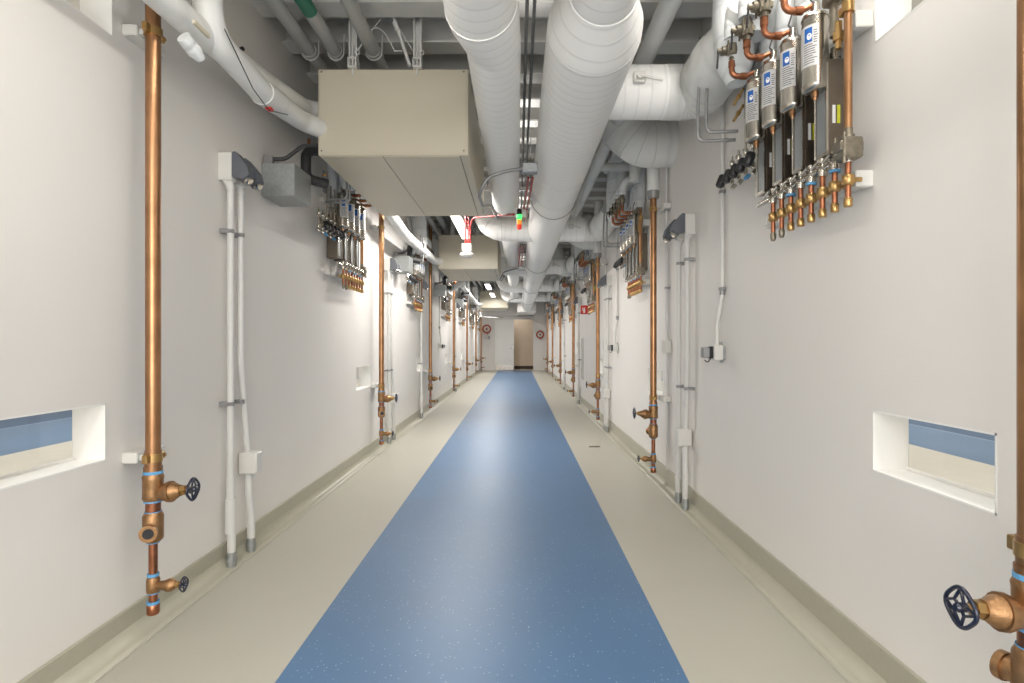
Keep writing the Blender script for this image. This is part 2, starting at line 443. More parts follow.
# the lobby seen through the open half
e = MB(); e.box(DX0-.8, DX1+1.2, YE+1.5, YE+1.6, 0, 2.9); e.box(DX0-.9, DX0-.8, YE+.12, YE+1.6, 0, 2.9); e.box(DX1+1.2, DX1+1.3, YE+.12, YE+1.6, 0, 2.9)
struct('wall_lobby', e, 'wood')
struct('baseboard_lobby', MB().box(DX0-.8, DX1+1.2, YE+1.485, YE+1.5, 0, .16), 'dark')
e = MB(); e.box(DX0-.8, DX1+1.2, YE+.02, YE+1.5, -.05, 0); struct('floor_lobby', e, 'floor_beige')
e = MB(); e.box(DX0-.9, DX1+1.3, YE+.12, YE+1.6, 2.9, 2.95); struct('ceiling_lobby', e, 'wall')
# soffit above the doors
struct('trim_4', MB().box(XL+.001, XR-.001, 26.3, YE, 2.62, 3.45), 'wall')

# rooms seen through the slot windows
def side_room(side, sgn, x0, xb, xl, xw):
    ya, yb = -1.0, 21.0
    f = MB()
    for a, b, mi in ((x0, xb, 0), (xb, xl, 1), (xl, xl+.05, 2), (xl+.05, xw, 3)):
        f.box(sgn*a, sgn*b, ya, yb, -.05, 0, mi=mi)
    struct('floor_%s_room' % side, f, ['room_beige', 'room_blue', 'room_line', 'room_blue2'])
    w = MB(); w.box(sgn*xw, sgn*(xw+.1), ya, yb, 0, 3.6); w.box(sgn*x0, sgn*xw, ya-.1, ya, 0, 3.6); w.box(sgn*x0, sgn*xw, yb, yb+.1, 0, 3.6)
    struct('wall_%s_room' % side, w, 'wall')
    struct('ceiling_%s_room' % side, MB().box(sgn*x0, sgn*(xw+.1), ya-.1, yb+.1, 3.6, 3.65), 'wall')
side_room('left', -1, -XL+.137, 5.96, 7.8, 10.2)
side_room('right', 1, XR+.137, 5.06, 6.3, 8.6)

# ------------------------------------------------------------------ copper risers
def handwheel(mb, c, R, ax=(0,-1,0)):
    c = Vector(c); a = Vector(ax)
    mb.torus(c, a, R*.90, R*.11, 40, 8, .055, 4)
    ref = Vector((0,0,1)); A = a.cross(ref).normalized(); B = a.cross(A)
    for k in range(4):
        t = 2*PI*k/4
        d = A*math.cos(t)+B*math.sin(t); n = A*math.cos(t+PI/4)+B*math.sin(t+PI/4)
        # looped spokes like petals
        mb.tube([c, c + n*R*.42 + a*.004, c + d*R*.92 ], R*.085, 6)
        n2 = A*math.cos(t-PI/4)+B*math.sin(t-PI/4)
        mb.tube([c, c + n2*R*.42 + a*.004, c + d*R*.92 ], R*.085, 6)
    mb.lathe(c - a*.012, a, [(0, R*.24), (.02, R*.24), (.026, R*.16)])

def make_riser(label, insulated, ztop, zcut):
    t = thing('copper_riser', label, 'pipe', group='copper risers along the corridor walls')
    y = -.12; r = .030
    MB().tube([(0,y,.83), (0,y,zcut)], r, 20).build('copper_pipe', 'copper', t)
    m = MB(); m.lathe((0,y,.71), (0,0,1), [(0,.037),(.05,.037),(.05,.033),(.12,.033)], 20); m.build('copper_coupling', 'copper', t)
    m = MB(); m.tube([(0,y,.545), (0,y,.625)], .030, 20); m.build('coupling_pipe', 'copper_dark', t)
    MB().tube([(0,y,.15),(0,y,.44)], .018, 16).build('lower_pipe', 'copper_dark', t)
    for z in (.80, 2.53 if insulated else 2.665):
        m = MB(); m.box(-.03, .17, -.068, -.001, z-.024, z+.024, .005); m.box(-.012, .012, -.09, -.068, z-.012, z+.012)
        b = m.build('wall_bracket', 'plastic_w', t)
        m = MB(); m.tube([(0,y,z-.018),(0,y,z+.018)], .037, 20); m.box(-.062,-.03,y-.012,y+.012,z-.018,z+.018,.003); m.box(.03,.066,y-.014,y+.014,z-.016,z+.016,.004)
        m.cyl((.055,y-.02,z),(.055,y+.02,z),.008,8); m.build('pipe_clamp', 'brass', b)
    # big angle-pattern valve with blue handwheel
    m = MB(); m.lathe((0,y,.610), (0,0,1), [(0,.036),(.012,.042),(.03,.041),(.09,.041),(.105,.043),(.12,.036)], 20)
    m.lathe((0,y,.64), (0,-1,.12), [(0,.03),(.05,.036),(.07,.046),(.085,.046),(.085,.040),(.10,.036),(.115,.026),(.125,.024)], 18)
    v = m.build('gate_valve', 'bronze', t)
    m = MB(); m.hexn((0,y-.122,.655),(0,y-.145,.657),.022); m.cyl((0,y-.14,.657),(0,y-.175,.66),.010); m.build('packing_nut','brass',v)
    m = MB(); handwheel(m, (0,y-.175,.66), .05); m.build('handwheel', 'navy', v)
    # tee with open branch
    m = MB(); m.lathe((0,y,.425), (0,0,1), [(0,.022),(.012,.036),(.02,.041),(.04,.041),(.12,.041),(.13,.036),(.14,.032)], 20)
    m.tube([(0,y,.485),(-.062,y-.02,.485)], .030, 18, caps=False); m.lathe((-.052,y-.017,.485),(-.95,-.3,0),[(0,.036),(.018,.036)],18)
    tee = m.build('tee_fitting', 'bronze', t)
    MB().lathe((-.068,y-.0225,.485),(-.95,-.3,0),[(0,.022),(.004,.022)],16).build('open_port','black',tee)
    # drain valve
    m = MB(); m.lathe((0,y,.205), (0,0,1), [(0,.022),(.008,.027),(.06,.027),(.07,.022)], 16); m.lathe((0,y,.235),(0,-1,.05),[(0,.018),(.05,.021),(.07,.029),(.085,.026),(.10,.016)],14)
    v2 = m.build('drain_valve', 'bronze', t)
    m = MB(); m.hexn((0,y-.095,.24),(0,y-.115,.241),.015); m.cyl((0,y-.11,.241),(0,y-.135,.242),.007,8); m.build('packing_nut','brass',v2)
    m = MB(); handwheel(m, (0,y-.135,.242), .033); m.build('handwheel', 'navy', v2)
    m = MB(); m.lathe((0,y,.112),(0,0,1),[(0,.022),(.006,.026),(.045,.026),(.05,.02)],16); m.build('end_cap','copper_dark',t)
    for z, rr in ((.728,.0385),(.605,.037),(.552,.0335),(.425,.026),(.278,.0235),(.203,.0235),(.156,.0255)):
        MB().lathe((0,y,z),(0,0,1),[(0,rr),(.013,rr)],18).build('blue_tape','tape',t)
    if insulated:
        m = MB(); m.tube([(0,y,zcut+.0),(0,y,ztop)], .055, 18); m.build('insulation_jacket','pipe_w',t)
        m = MB(); m.lathe((0,y,zcut-.05),(0,0,1),[(0,.034),(.0,.050),(.055,.056),(.07,.056)],18); m.build('jacket_collar','conduit_g',t)
    return t
ordn = ['nearest', 'second', 'third', 'fourth', 'fifth', 'sixth', 'seventh', 'eighth']
def riser_label(side, i, extra=''):
    return '%s tall copper riser from the camera on the %s wall%s' % (ordn[i], side, extra)
RL = [2.46, 6.59, 10.3, 14.1, 17.8, 21.6, 24.8]
RR = [1.358, 5.15, 8.70, 12.5, 16.3, 19.9, 23.2]
rl = make_riser(riser_label('left', 0, ', beside the slot window'), False, 3.5, 3.5)
rl.location = (XL, RL[0], 0); rl.rotation_euler = (0,0,PI/2)
for i in range(1, 7): dup(rl, (XL, RL[i], 0), PI/2, riser_label('left', i, ''))
rr0 = make_riser(riser_label('right', 1, ', white insulated above'), True, 3.5, 2.68)
rr0.location = (XR, RR[1], 0); rr0.rotation_euler = (0,0,-PI/2)
for i in (2,3,4,5,6): dup(rr0, (XR, RR[i], 0), -PI/2, riser_label('right', i, ', white insulated above'))
dup(rl, (XR, RR[0], 0), -PI/2, 'nearest copper riser on the right wall, at the right edge')

# ------------------------------------------------------------------ wall valve racks
def make_rack(label):
    t = thing('valve_rack', label, 'valve rack', group='valve racks high on the corridor walls')
    # strut rails along the wall
    for z in (2.55, 1.935):
        m = MB(); m.box(.36 if z > 2 else .50, 1.32, -.042, -.001, z-.022, z+.022, .003)
        for u in ((.55, .9, 1.2)): m.box(u, u+.03, -.07, -.042, z-.015, z+.015, .002)
        # closed end block
        m.box(1.315, 1.35, -.07, -.001, z-.032, z+.032, .004)
        m.build('strut_rail', 'plastic_w', t)
    K = 1.06; XF[0] = lambda v: (v[0]*K, min(v[1]*K+.082, -.0012), v[2]*K-.078)
    pitch = .18
    for i in range(4):
        u = 1.10 - i*pitch           # nearest camera on the right wall first
        # filter canister
        w = -.200
        m = MB(); m.lathe((u, w, 2.285), (0,0,1), [(0,.030),(.006,.046),(.022,.049),(.022,.0475),(.285,.0475),(.285,.050),(.300,.046),(.31,.02),(.32,.016),(.35,.016)], 22)
        c_ = m.build('filter_canister', 'steel', t)
        m = MB(); n = 14; a0 = PI*0.9; rr = .0486
        # wrapped paper label, 230 degrees of the can
        for k in range(n):
            a = -3.3 + k*(3.1/n); b = -3.3 + (k+1)*(3.1/n)
            i0 = len(m.v); m.v += [(u+rr*math.cos(a), w+rr*math.sin(a), 2.375), (u+rr*math.cos(b), w+rr*math.sin(b), 2.375), (u+rr*math.cos(b), w+rr*math.sin(b), 2.535), (u+rr*math.cos(a), w+rr*math.sin(a), 2.535)]
            m.face((i0, i0+1, i0+2, i0+3), True)
        lb = m.build('paper_label', 'label_paper', c_)
        rr = .0491
        def patch(mm, a, b, z0, z1, n=4, rr=rr):
            for k in range(n):
                p = a+(b-a)*k/n; q = a+(b-a)*(k+1)/n; i0 = len(mm.v)
                mm.v += [(u+rr*math.cos(p), w+rr*math.sin(p), z0), (u+rr*math.cos(q), w+rr*math.sin(q), z0), (u+rr*math.cos(q), w+rr*math.sin(q), z1), (u+rr*math.cos(p), w+rr*math.sin(p), z1)]
                mm.face((i0, i0+1, i0+2, i0+3), True)
        for base in (-3.0, -1.30):
            mm = MB(); patch(mm, base, base+.62, 2.468, 2.525)
            mm.build('blue_logo_square', 'blue_ink', c_)
        mm = MB()
        for base in (-1.30,):
            i0 = len(mm.v); cc = base+.40; zz = 2.490
            for k in range(12):
                a = 2*PI*k/12; an = cc + .19*math.cos(a); mm.v.append((u+.0495*math.cos(an), w+.0495*math.sin(an), zz+.013*math.sin(a)))
            mm.face(range(i0, i0+12))
        mm.build('logo_drop', 'white', c_)
        mm = MB(); random.seed(3)
        for k in range(9):
            z = 2.385 + k*.009
            patch(mm, -3.1, -2.0-.3*random.random(), z, z+.003, 6); patch(mm, -1.35, -.30-.4*random.random(), z, z+.0035, 6)
        for k in range(6):
            z = 2.463+k*.009; patch(mm, -.58, -.25-.12*random.random(), z, z+.0035, 4)
        mm.build('printed_text', 'ink', c_)
        m = MB(); m.lathe((u, w, 2.255), (0,0,1), [(0,.006),(.012,.008),(.012,.013),(.03,.013)], 10); m.build('drain_fitting', 'copper', c_)
        m = MB(); m.tube([(u, w, 2.26), (u+.0, w, 2.02)], .003, 6); m.build('drain_tube', 'steel', c_)
        m = MB(); m.tube(fillet([(u, w, 2.635), (u-.015, w-.01, 2.66), (u-.02, w+.01, 2.72)], .01), .0035, 6); m.build('sensor_wire', 'rubber', c_)
        # plate heat exchanger below, against the wall
        a, b = u-.045, u+.042
        m = MB(); m.box(a, b, -.17, -.07, 2.03, 2.40, .003)
        px = m.build('plate_exchanger', 'steel_dark', t)
        m = MB()
        for (ua, ub, za, zb) in ((a, a+.008, 2.03, 2.40), (b-.008, b, 2.03, 2.40), (a, b, 2.03, 2.045), (a, b, 2.385, 2.40)): m.box(ua, ub, -.178, -.17, za, zb)
        m.build('edge_frame', 'steel', px)
        MB().box(a+.008, b-.008, -.1715, -.17, 2.045, 2.385).build('cover_panel', 'plate', px)
        MB().box(b, b+.0008, -.155, -.143, 2.15, 2.22).build('white_sticker', 'white', px)
        MB().box(b, b+.0008, -.137, -.125, 2.15, 2.22).build('yellow_sticker', 'yellow', px)
        m = MB(); m.cyl((u, -.12, 2.40), (u, -.12, 2.46), .018, 12); m.lathe((u,-.12,2.42),(0,0,1),[(0,.024),(.02,.024)],6); m.build('top_port', 'steel', px)
        # inlet: copper elbow and isolating valve on the corridor side
        m = MB(); m.tube(fillet([(u-.008, w-.045-.072, 2.72), (u-.008, w-.117, 2.612), (u-.008, w-.045, 2.612)], .03), .0135, 12)
        m.lathe((u-.008, w-.117, 2.655), (0,0,1), [(0,.0165),(.03,.0165)], 12); m.lathe((u-.008, w-.075, 2.612), (0,1,0), [(0,.0165),(.03,.0165)], 12)
        m.tube(fillet([(u-.008, w-.046, 2.612), (u-.004, w-.02, 2.625), (u, w, 2.63)], .02), .010, 10)
        m.build('copper_elbow', 'copper_dark', t)
        m = MB(); W = w-.117
        m.lathe((u-.008, W, 2.69), (0,0,1), [(0,.018),(.02,.018),(.02,.029),(.045,.031),(.075,.029),(.075,.02),(.10,.02)], 12)
        m.box(u-.034, u+.018, W-.03, W+.03, 2.72, 2.75, .004)
        m.lathe((u-.008, W-.02, 2.735), (0,-1,0), [(0,.022),(.03,.022),(.03,.012),(.05,.012)], 10)
        for s1 in (-1, 1): m.cyl((u-.008+s1*.022, W-.025, 2.70), (u-.008+s1*.022, W-.025, 2.775), .005, 6)
        iv = m.build('isolating_valve', 'valve_body', t)
        m = MB(); m.tube([(u-.008, W-.066, 2.735), (u-.01, W-.072, 2.65)], .005, 6); m.build('valve_lever', 'black', iv)
        # cloth-wrapped pipe going up behind
        m = MB(); m.tube(fillet([(u-.008, W, 2.79), (u-.008, W, 2.90), (u-.01, -.12, 3.02), (u-.01, -.10, 3.25)], .08), [.03]*9+[.04]*9+[.045]*0 if False else .038, 14)
        m.build('insulated_branch', 'cloth', t)
        m = MB(); m.tube([(u-.03, -.13, 2.55), (u-.03, -.12, 2.75), (u-.03, -.10, 3.2)], [.02, .05, .05], 14); m.build('insulation_sleeve', 'cloth', t)
    m = MB(); m.tube([(.50,-.27,2.60),(.49,-.28,2.70),(.48,-.28,2.9),(.48,-.26,3.2)], [.05,.09,.105,.11], 18); m.tube([(.60,-.22,2.78),(.60,-.22,3.2)], .06, 14); m.build('cloth_column', 'cloth', t)
    # copper drop with brass clamp at the right end
    u = 1.27; w = -.17
    m = MB(); m.tube(fillet([(u, w, 2.06), (u, w, 2.60), (u-.11, w, 2.60)], .035), .014, 14); m.build('copper_drop', 'copper', t)
    m = MB(); m.tube([(u,w,2.50),(u,w,2.54)], .021, 14); m.box(u-.045, u-.015, w-.012, w+.012, 2.505, 2.535, .003); m.lathe((u-.06,w,2.40),(0,0,1),[(0,.012),(.03,.012),(.03,.022),(.06,.022),(.06,.014),(.10,.014)],6)
    m.build('brass_clamp', 'brass', t)
    m = MB(); m.tube([(u-.09, w, 2.46), (u-.09, w, 2.62)], .016, 12); m.box(u-.125, u-.055, w-.03, w+.03, 2.585, 2.64, .005); m.build('top_valve', 'valve_body', t)
    # nickel manifold and body
    m = MB(); m.cyl((.52, w, 1.985), (u+.03, w, 1.985), .012, 12)
    for i in range(8):
        uu = 1.27 - i*.085
        m.lathe((uu, w, 1.955), (0,0,1), [(0,.018),(.02,.018),(.02,.024),(.05,.024),(.05,.014),(.07,.014)], 8)
        m.cyl((uu-.02, w-.03, 1.99), (uu+.03, w-.03, 2.005), .008, 8)
        m.cyl((uu+.02, w-.034, 1.985), (uu+.02, w+.034, 1.985), .007, 8)
    m.build('manifold', 'chrome', t)
    m = MB(); m.box(u-.038, u+.038, w-.035, w+.035, 1.965, 2.04, .006); m.box(u-.03, u+.03, w-.042, w+.042, 1.99, 2.03, .006)
    for a in (-.028, .028): m.cyl((u+a, w-.03, 1.945), (u+a, w-.03, 2.055), .006, 6)
    m.lathe((u, w, 2.04), (0,0,1), [(0,.022),(.015,.022),(.015,.016),(.04,.016)], 10); m.build('control_valve', 'valve_body', t)
    # eight brass unions hanging below
    for i in range(8):
        uu = 1.27 - i*.085; lo = 1.80 if i < 6 else 1.785
        m = MB(); m.cyl((uu, w, lo+.01), (uu, w, 1.955), .0105, 12)
        un = m.build('union_tail', 'copper_dark', t)
        m = MB(); m.lathe((uu, w, 1.872), (0,0,1), [(0,.016),(.004,.022),(.036,.022),(.04,.016)], 8); m.box(uu-.012, uu+.012, w+.015, -.125, 1.885, 1.90); m.build('union_nut', 'brass', un)
        m = MB()
        if i < 6: m.lathe((uu, w, lo-.005), (0,0,1), [(0,.014),(.004,.0165),(.03,.0165),(.034,.012)], 6)
        else: m.lathe((uu, w, lo-.005), (0,0,1), [(0,.008),(.01,.013),(.03,.014),(.045,.009)], 10)
        m.build('end_plug', 'brass' if i < 6 else 'valve_body', un)
        if i in (1, 3, 5):
            MB().lathe((uu, w, 1.945), (0,0,1), [(0,.0205),(.01,.0205)], 12).build('blue_tape', 'tape', un)
    # small pressure regulators and their tubes at the left end
    XR_ = XF[0]; XF[0] = lambda v: XR_((v[0], v[1], v[2]+.145))
    for i in range(5):
        uu = .12 + i*.095
        m = MB(); m.lathe((uu, -.16, 2.115), (.0,-.38,-.925), [(-.02,.015),(.03,.018),(.03,.022),(.045,.022)], 10); m.cyl((uu,-.15,2.06),(uu,-.15,2.22),.007,8)
        m.lathe((uu,-.15,2.16),(0,0,1),[(0,.012),(.004,.016),(.03,.016),(.034,.010)],6); m.lathe((uu,-.15,2.06),(0,0,1),[(0,.010),(.02,.013),(.03,.010)],6)
        rg = m.build('regulator', 'chrome', t)
        m = MB(); m.lathe((uu+.006, -.20, 2.105), (.0,-.38,-.925), [(0,.020),(.006,.0245),(.060,.0245),(.068,.018)], 14); m.build('regulator_knob', 'black', rg)
        if i > 1:
            m = MB(); m.cyl((uu, -.15, 2.22), (uu, -.15, 2.46), .006, 8); m.build('riser_tube', 'steel', rg)
        m = MB(); m.lathe((uu,-.13,2.055),(.1,-.6,-.5),[(0,.010),(.02,.013),(.035,.009)],8); m.build('blue_fitting','tape' if i in (2,4) else 'chrome', rg)
    # grey plate with two brass needle valves
    XF[0] = lambda v: XR_((v[0]-.07, v[1], v[2]+.20))
    m = MB(); m.box(.33, .42, -.14, -.13, 2.32, 2.50, .002); m.build('mounting_plate', 'plate', t)
    for z in (2.36, 2.45):
        m = MB(); m.tube([(.25,-.165,z-.02),(.36,-.155,z+.02)], .008, 10); m.lathe((.30,-.162,z-.004),(.11,.01,.04),[(0,.013),(.02,.013)],6); m.build('needle_valve', 'brass', t)
    XF[0] = XR_
    for k, (z, o) in enumerate(((2.42, 0), (2.455, .035))):
        m = MB(); m.tube(fillet([(.22+o, -.17, z), (.20+o, -.37+o, z), (.20+o, -.37+o, 2.60), (.20+o, -.36+o, 2.80+o)], .035), .009, 10); m.build('bent_conduit', 'conduit_g', t)
    XF[0] = None
    return t
NR = [3.50, 7.12, 10.7, 14.4, 18.0, 21.8]
NL = [4.50, 8.15, 12.1, 15.8, 19.5, 22.9]
rack = make_rack('nearest rack of stainless canisters and brass fittings on the right wall')
rack.location = (XR, NR[0], 0); rack.rotation_euler = (0,0,-PI/2)
for i in range(1, 6): dup(rack, (XR, NR[i], 0), -PI/2, '%s valve rack from the camera high on the right wall, beyond the %s copper riser' % (ordn[i], ordn[i]))
for i in range(0, 6): dup(rack, (XL, NL[i], 0), PI/2, '%s valve rack from the camera high on the left wall, beyond the %s copper riser' % (ordn[i], ordn[i]))

# ------------------------------------------------------------------ wall conduits with inlets
def make_conduit(label, bottom_box, lean, dz=0.0):
    t = thing('wall_conduit', label, 'conduit', group='white wall conduits with grey inlets')
    y = -.055
    # the pipe
    pts = [(0, y, 2.24+dz), (0, y, 1.2), (lean*.35, y, .62), (lean*.4, y, .50)] if lean else [(0, y, 2.24+dz), (0, y, .5)]
    MB().tube(fillet(pts, .3), .019, 14).build('pipe', 'conduit_w', t)
    x1 = pts[-1][0]
    m = MB(); m.tube(fillet([(x1, y, .52), (x1, y, .36), (x1+(.02 if lean else 0), y-.005, .22), (x1+(.02 if lean else 0), y-.005, .05)], .2), .023, 14)
    m.build('flexible_tail', 'conduit_w', t)
    xb = x1+(.02 if lean else 0)
    m = MB(); m.lathe((xb, y-.005, 0), (0,0,1), [(0,.026),(.035,.026),(.035,.030),(.06,.030),(.06,.026),(.09,.026)], 10); m.build('floor_fitting', 'galv', t)
    XF[0] = (lambda v: (v[0], min(v[1]+.02, -.0012) if v[2] > 2.22 else v[1], v[2]+dz))
    m = MB(); m.lathe((0, y, 2.19), (0,0,1), [(0,.023),(.02,.025),(.05,.025)], 14); m.build('coupling', 'conduit_w', t)
    m = MB(); m.box(-.035, .035, -.10, -.001, 2.24, 2.40, .005); b = m.build('inlet_box', 'plastic_w', t)
    # dark angled inlet sticking out into the corridor
    m = MB(); m.extrude([(-.10, 2.40), (-.10, 2.26), (-.165, 2.245), (-.20, 2.27), (-.185, 2.325), (-.12, 2.403)], 'yz', -.036, .036)
    m.lathe((0, -.155, 2.275), (0, -.55, -.83), [(0,.032),(.03,.034),(.03,.029),(.036,.029)], 16)
    w = m.build('angled_inlet', 'plastic_g', b)
    m = MB(); m.lathe((0, -.176, 2.244), (0, -.55, -.83), [(0,.028),(.012,.028)], 16); m.build('inlet_cover', 'chrome', w)
    XF[0] = None
    for z in (1.95, .95):
        m = MB(); m.box(-.026, .026, y, -.001, z-.012, z+.012, .002); m.tube([(0,y,z-.012),(0,y,z+.012)], .0215, 12); m.cyl((-.024,y,z),(-.024,y-.016,z),.006,8); m.build('pipe_strap', 'conduit_g', t)
    if bottom_box:
        m = MB(); m.box(-.045+x1, .035+x1, -.12, -.012, .50, .63, .006); m.build('switch_box', 'plastic_w', t)
        MB().box(-.04+x1, .03+x1, -.124, -.12, .505, .625, .003).build('box_cover', 'conduit_w', t)
    else:
        m = MB(); m.tube(fillet([(x1+.03, -.03, .36), (x1+.045, -.03, .35), (x1+.045, -.03, .14), (x1+.02, -.03, .13)], .015), .005, 8); m.build('pull_handle', 'conduit_g', t)
        m = MB(); m.tube([(x1, y, .20), (x1, y, .40)], .03, 14); m.build('sleeve', 'conduit_w', t)
    return t
ca = make_conduit('plain white wall conduit beside the nearest left copper riser', False, 0)
ca.location = (XL, 3.25, 0); ca.rotation_euler = (0,0,PI/2)
cb = make_conduit('white wall conduit with small switch box, just beyond the nearest left copper riser', True, .25)
cb.location = (XL, 3.37, 0); cb.rotation_euler = (0,0,PI/2)
cc = make_conduit('white conduit with switch box at knee height on the right wall, nearer of the pair', True, -.12, -.10)
cc.location = (XR, 4.34, 0); cc.rotation_euler = (0,0,-PI/2)
cd = make_conduit('white conduit without a switch box on the right wall, farther of the pair', False, 0, -.10)
cd.location = (XR, 4.56, 0); cd.rotation_euler = (0,0,-PI/2)
for i, (x, y, rz, which, lab) in enumerate([
    (XR, 8.15, -PI/2, cc, 'white conduit with switch box beyond the second right copper riser'),
    (XR, 8.35, -PI/2, cd, 'plain white conduit beyond the second right copper riser'),
    (XR, 12.0, -PI/2, cd, 'plain white conduit just before the fourth right copper riser'),
    (XR, 15.7, -PI/2, cd, 'plain white conduit just before the fifth right copper riser'),
    (XL, 7.25, PI/2, ca, 'plain white conduit beyond the second left copper riser'),
    (XL, 7.40, PI/2, cb, 'white conduit with switch box beyond the second left copper riser'),
    (XL, 9.70, PI/2, ca, 'plain white conduit just before the third left copper riser'),
    (XL, 15.1, PI/2, ca, 'plain white conduit beyond the fourth left copper riser')]):
    dup(which, (x, y, 0), rz, lab)

# thin conduit with a white disconnect switch
def make_switch(label, top=3.4):
    t = thing('disconnect_switch', label, 'switch', group='small wall switches fed by conduits')
    m = MB(); m.box(-.04, .04, -.075, -.012, 1.19, 1.29, .006); m.box(-.055, -.045, -.06, -.001, 1.19, 1.29); m.build('switch_box', 'plastic_w', t)
    m = MB(); m.box(-.045, -.03, -.012, -.001, 1.17, 1.31); m.box(-.03,.04,-.012,-.001,1.20,1.28); m.build('back_plate', 'galv', t)
    m = MB(); m.box(-.02, .02, -.10, -.075, 1.20, 1.28, .004); m.build('black_collar', 'black', t)
    m = MB(); m.box(-.03, .03, -.145, -.10, 1.205, 1.275, .006); m.build('grey_cover', 'conduit_g', t)
    m = MB(); m.tube(fillet([(-.02,-.08,1.20),(-.02,-.10,1.17),(-.02,-.12,1.19)], .015), .004, 6); m.build('cable_loop', 'black', t)
    m = MB(); m.tube(fillet([(0,-.045,1.29),(0,-.045,1.42),(.03,-.02,1.62),(.03,-.02,top)], .15), .0145, 12); m.build('conduit', 'conduit_w', t)
    m = MB()
    for z in (1.66, 2.3, 2.9): m.box(.01, .05, -.038, -.001, z-.01, z+.01, .002)
    m.lathe((.03,-.02,1.62),(0,0,1),[(0,.018),(.05,.018)],10); m.build('strap', 'conduit_g', t)
    return t
s1 = make_switch('white switch with grey cover on the right wall beneath the nearest valve rack')
s1.location = (XR, 3.72, 0); s1.rotation_euler = (0,0,-PI/2)
dup(s1, (XL, 12.2, 0), PI/2, 'small dark-fronted switch on the left wall beyond the third copper riser')
dup(s1, (XR, 7.6, 0), -PI/2, 'small wall switch on the right wall between second and third copper risers')

# thin paired conduits with a junction box beside each right riser
def make_jbox(label):
    t = thing('junction_box', label, 'junction box', group='junction boxes beside the right risers')
    MB().box(-.06, .06, -.06, -.001, 1.21, 1.33, .005).build('box_body', 'plastic_w', t)
    MB().box(-.052, .052, -.0635, -.06, 1.218, 1.322, .002).build('box_lid', 'conduit_w', t)
    MB().tube([(-.02,-.03,1.33),(-.02,-.03,3.4)], .010, 10).build('upper_conduit', 'conduit_w', t)
    MB().tube([(.0,-.03,.17),(.0,-.03,1.21)], .008, 8).build('lower_conduit', 'conduit_w', t)
    m = MB()
    for z in (1.8, 2.5): m.box(-.045, .005, -.04, -.001, z-.008, z+.008)
    m.build('strap', 'conduit_g', t); return t
j1 = make_jbox('white junction box on the right wall behind the second copper riser'); j1.location = (XR, 5.02, 0); j1.rotation_euler = (0,0,-PI/2)
for y, nm in ((8.50, 'third'), (12.3, 'fourth'), (16.1, 'fifth')):
    dup(j1, (XR, y, 0), -PI/2, 'white junction box on the right wall behind the %s copper riser' % nm)

# grey louvred wall panel and fire extinguisher sign
t = thing('wall_panel', 'tall grey louvred panel set on the right wall under the red sign', 'panel', (XR, 11.7, 0), -PI/2)
MB().box(-.13, .13, -.02, -.001, .55, 1.42, .003).build('panel_frame', 'plastic_w', t)
m = MB()
for k in range(26): m.box(-.11, .11, -.026, -.02, .575+k*.032, .595+k*.032)
m.build('louvre', 'galv', t)
t = thing('fire_sign', 'small red extinguisher sign sticking out from the right wall', 'sign', (XR, 10.9, 0), -PI/2)
MB().box(-.003, .003, -.14, -.001, 1.87, 2.04, .001).build('sign_plate', 'sign_red', t)
m = MB()   # white extinguisher pictogram on the camera side
m.box(.003, .0045, -.088, -.052, 1.895, 1.965); m.box(.003, .0045, -.08, -.06, 1.965, 1.985); m.box(.003, .0045, -.088, -.045, 1.985, 1.995); m.box(.003,.0045,-.108,-.100,1.93,1.985); m.box(.003,.0045,-.108,-.085,1.985,1.993)
m.build('extinguisher_symbol', 'white', t)

# ------------------------------------------------------------------ ducts
def ring(mb, c, d, R, r=.006): mb.torus(c, d, R, r, 32, 6)
XD, ZD = .385, 2.87
t = thing('main_duct', 'largest white wrapped round duct running down the middle of the ceiling', 'duct', (XD, 0, ZD))
ys = [-2.8, 2.50]; 
m = MB(); m.tube([(0,-2.8,0), (0,2.52,0)], .152, 40); m.build('narrow_run', 'duct', t)
m = MB(); m.tube([(0,2.50,0),(0,2.56,0),(0,2.72,0),(0,2.80,0)], [.156,.165,.228,.237], 40); m.build('reducer', 'duct', t)
m = MB(); m.tube([(0,2.79,0),(0,23.6,0)], .237, 44, u0=0); m.build('wide_run', 'duct', t)
m = MB()
for y in (4.9, 5.6, 9.1, 12.6, 16.0, 19.5): ring(m, (0, y, 0), (0,1,0), .2375, .003)
m.build('seam_band', 'duct_g', t)
m = MB(); m.box(-.37, .40, 23.5, YE-.01, -.25, .12, .01); m.build('end_plenum', 'duct', t)
for y in (1.2, 6.0, 10.6, 15, 19.2):
    R = .16 if y < 2.5 else .243; m = MB()
    m.tube([(-R, y, 0), (-R, y, .63)], .005, 6); m.tube([(R, y, 0), (R, y, .63)], .005, 6); m.tube([(R*math.cos(a), y, -R*math.sin(a)) for a in [PI*k/16 for k in range(17)]], .004, 6)
    m.build('hanger', 'conduit_g', t)

t = thing('return_duct', 'white wrapped duct beside the nearest beige cabinet, left of the largest duct', 'duct', (-.167, 0, 2.84))
m = MB(); m.tube([(0,-2.8,0),(0,2.55,0)], .165, 36); m.build('wide_run', 'duct', t)
m = MB(); m.tube([(0,2.54,0),(0.01,2.62,0),(.035,2.8,0),(.043,2.86,0)], [.170,.168,.147,.143], 36); m.build('reducer', 'duct', t)
m = MB(); m.tube(fillet([(.043,2.85,0),(.043,6.30,0),(.043,6.36,.62)], .22, 6), .142, 36); m.build('far_run', 'duct', t)
m = MB(); ring(m, (.043,6.14,.01), (0,1,-.1), .145, .005); ring(m, (.043,6.30,.08), (0,.7,-.7), .145, .004); m.build('elbow_seam', 'duct_g', t)

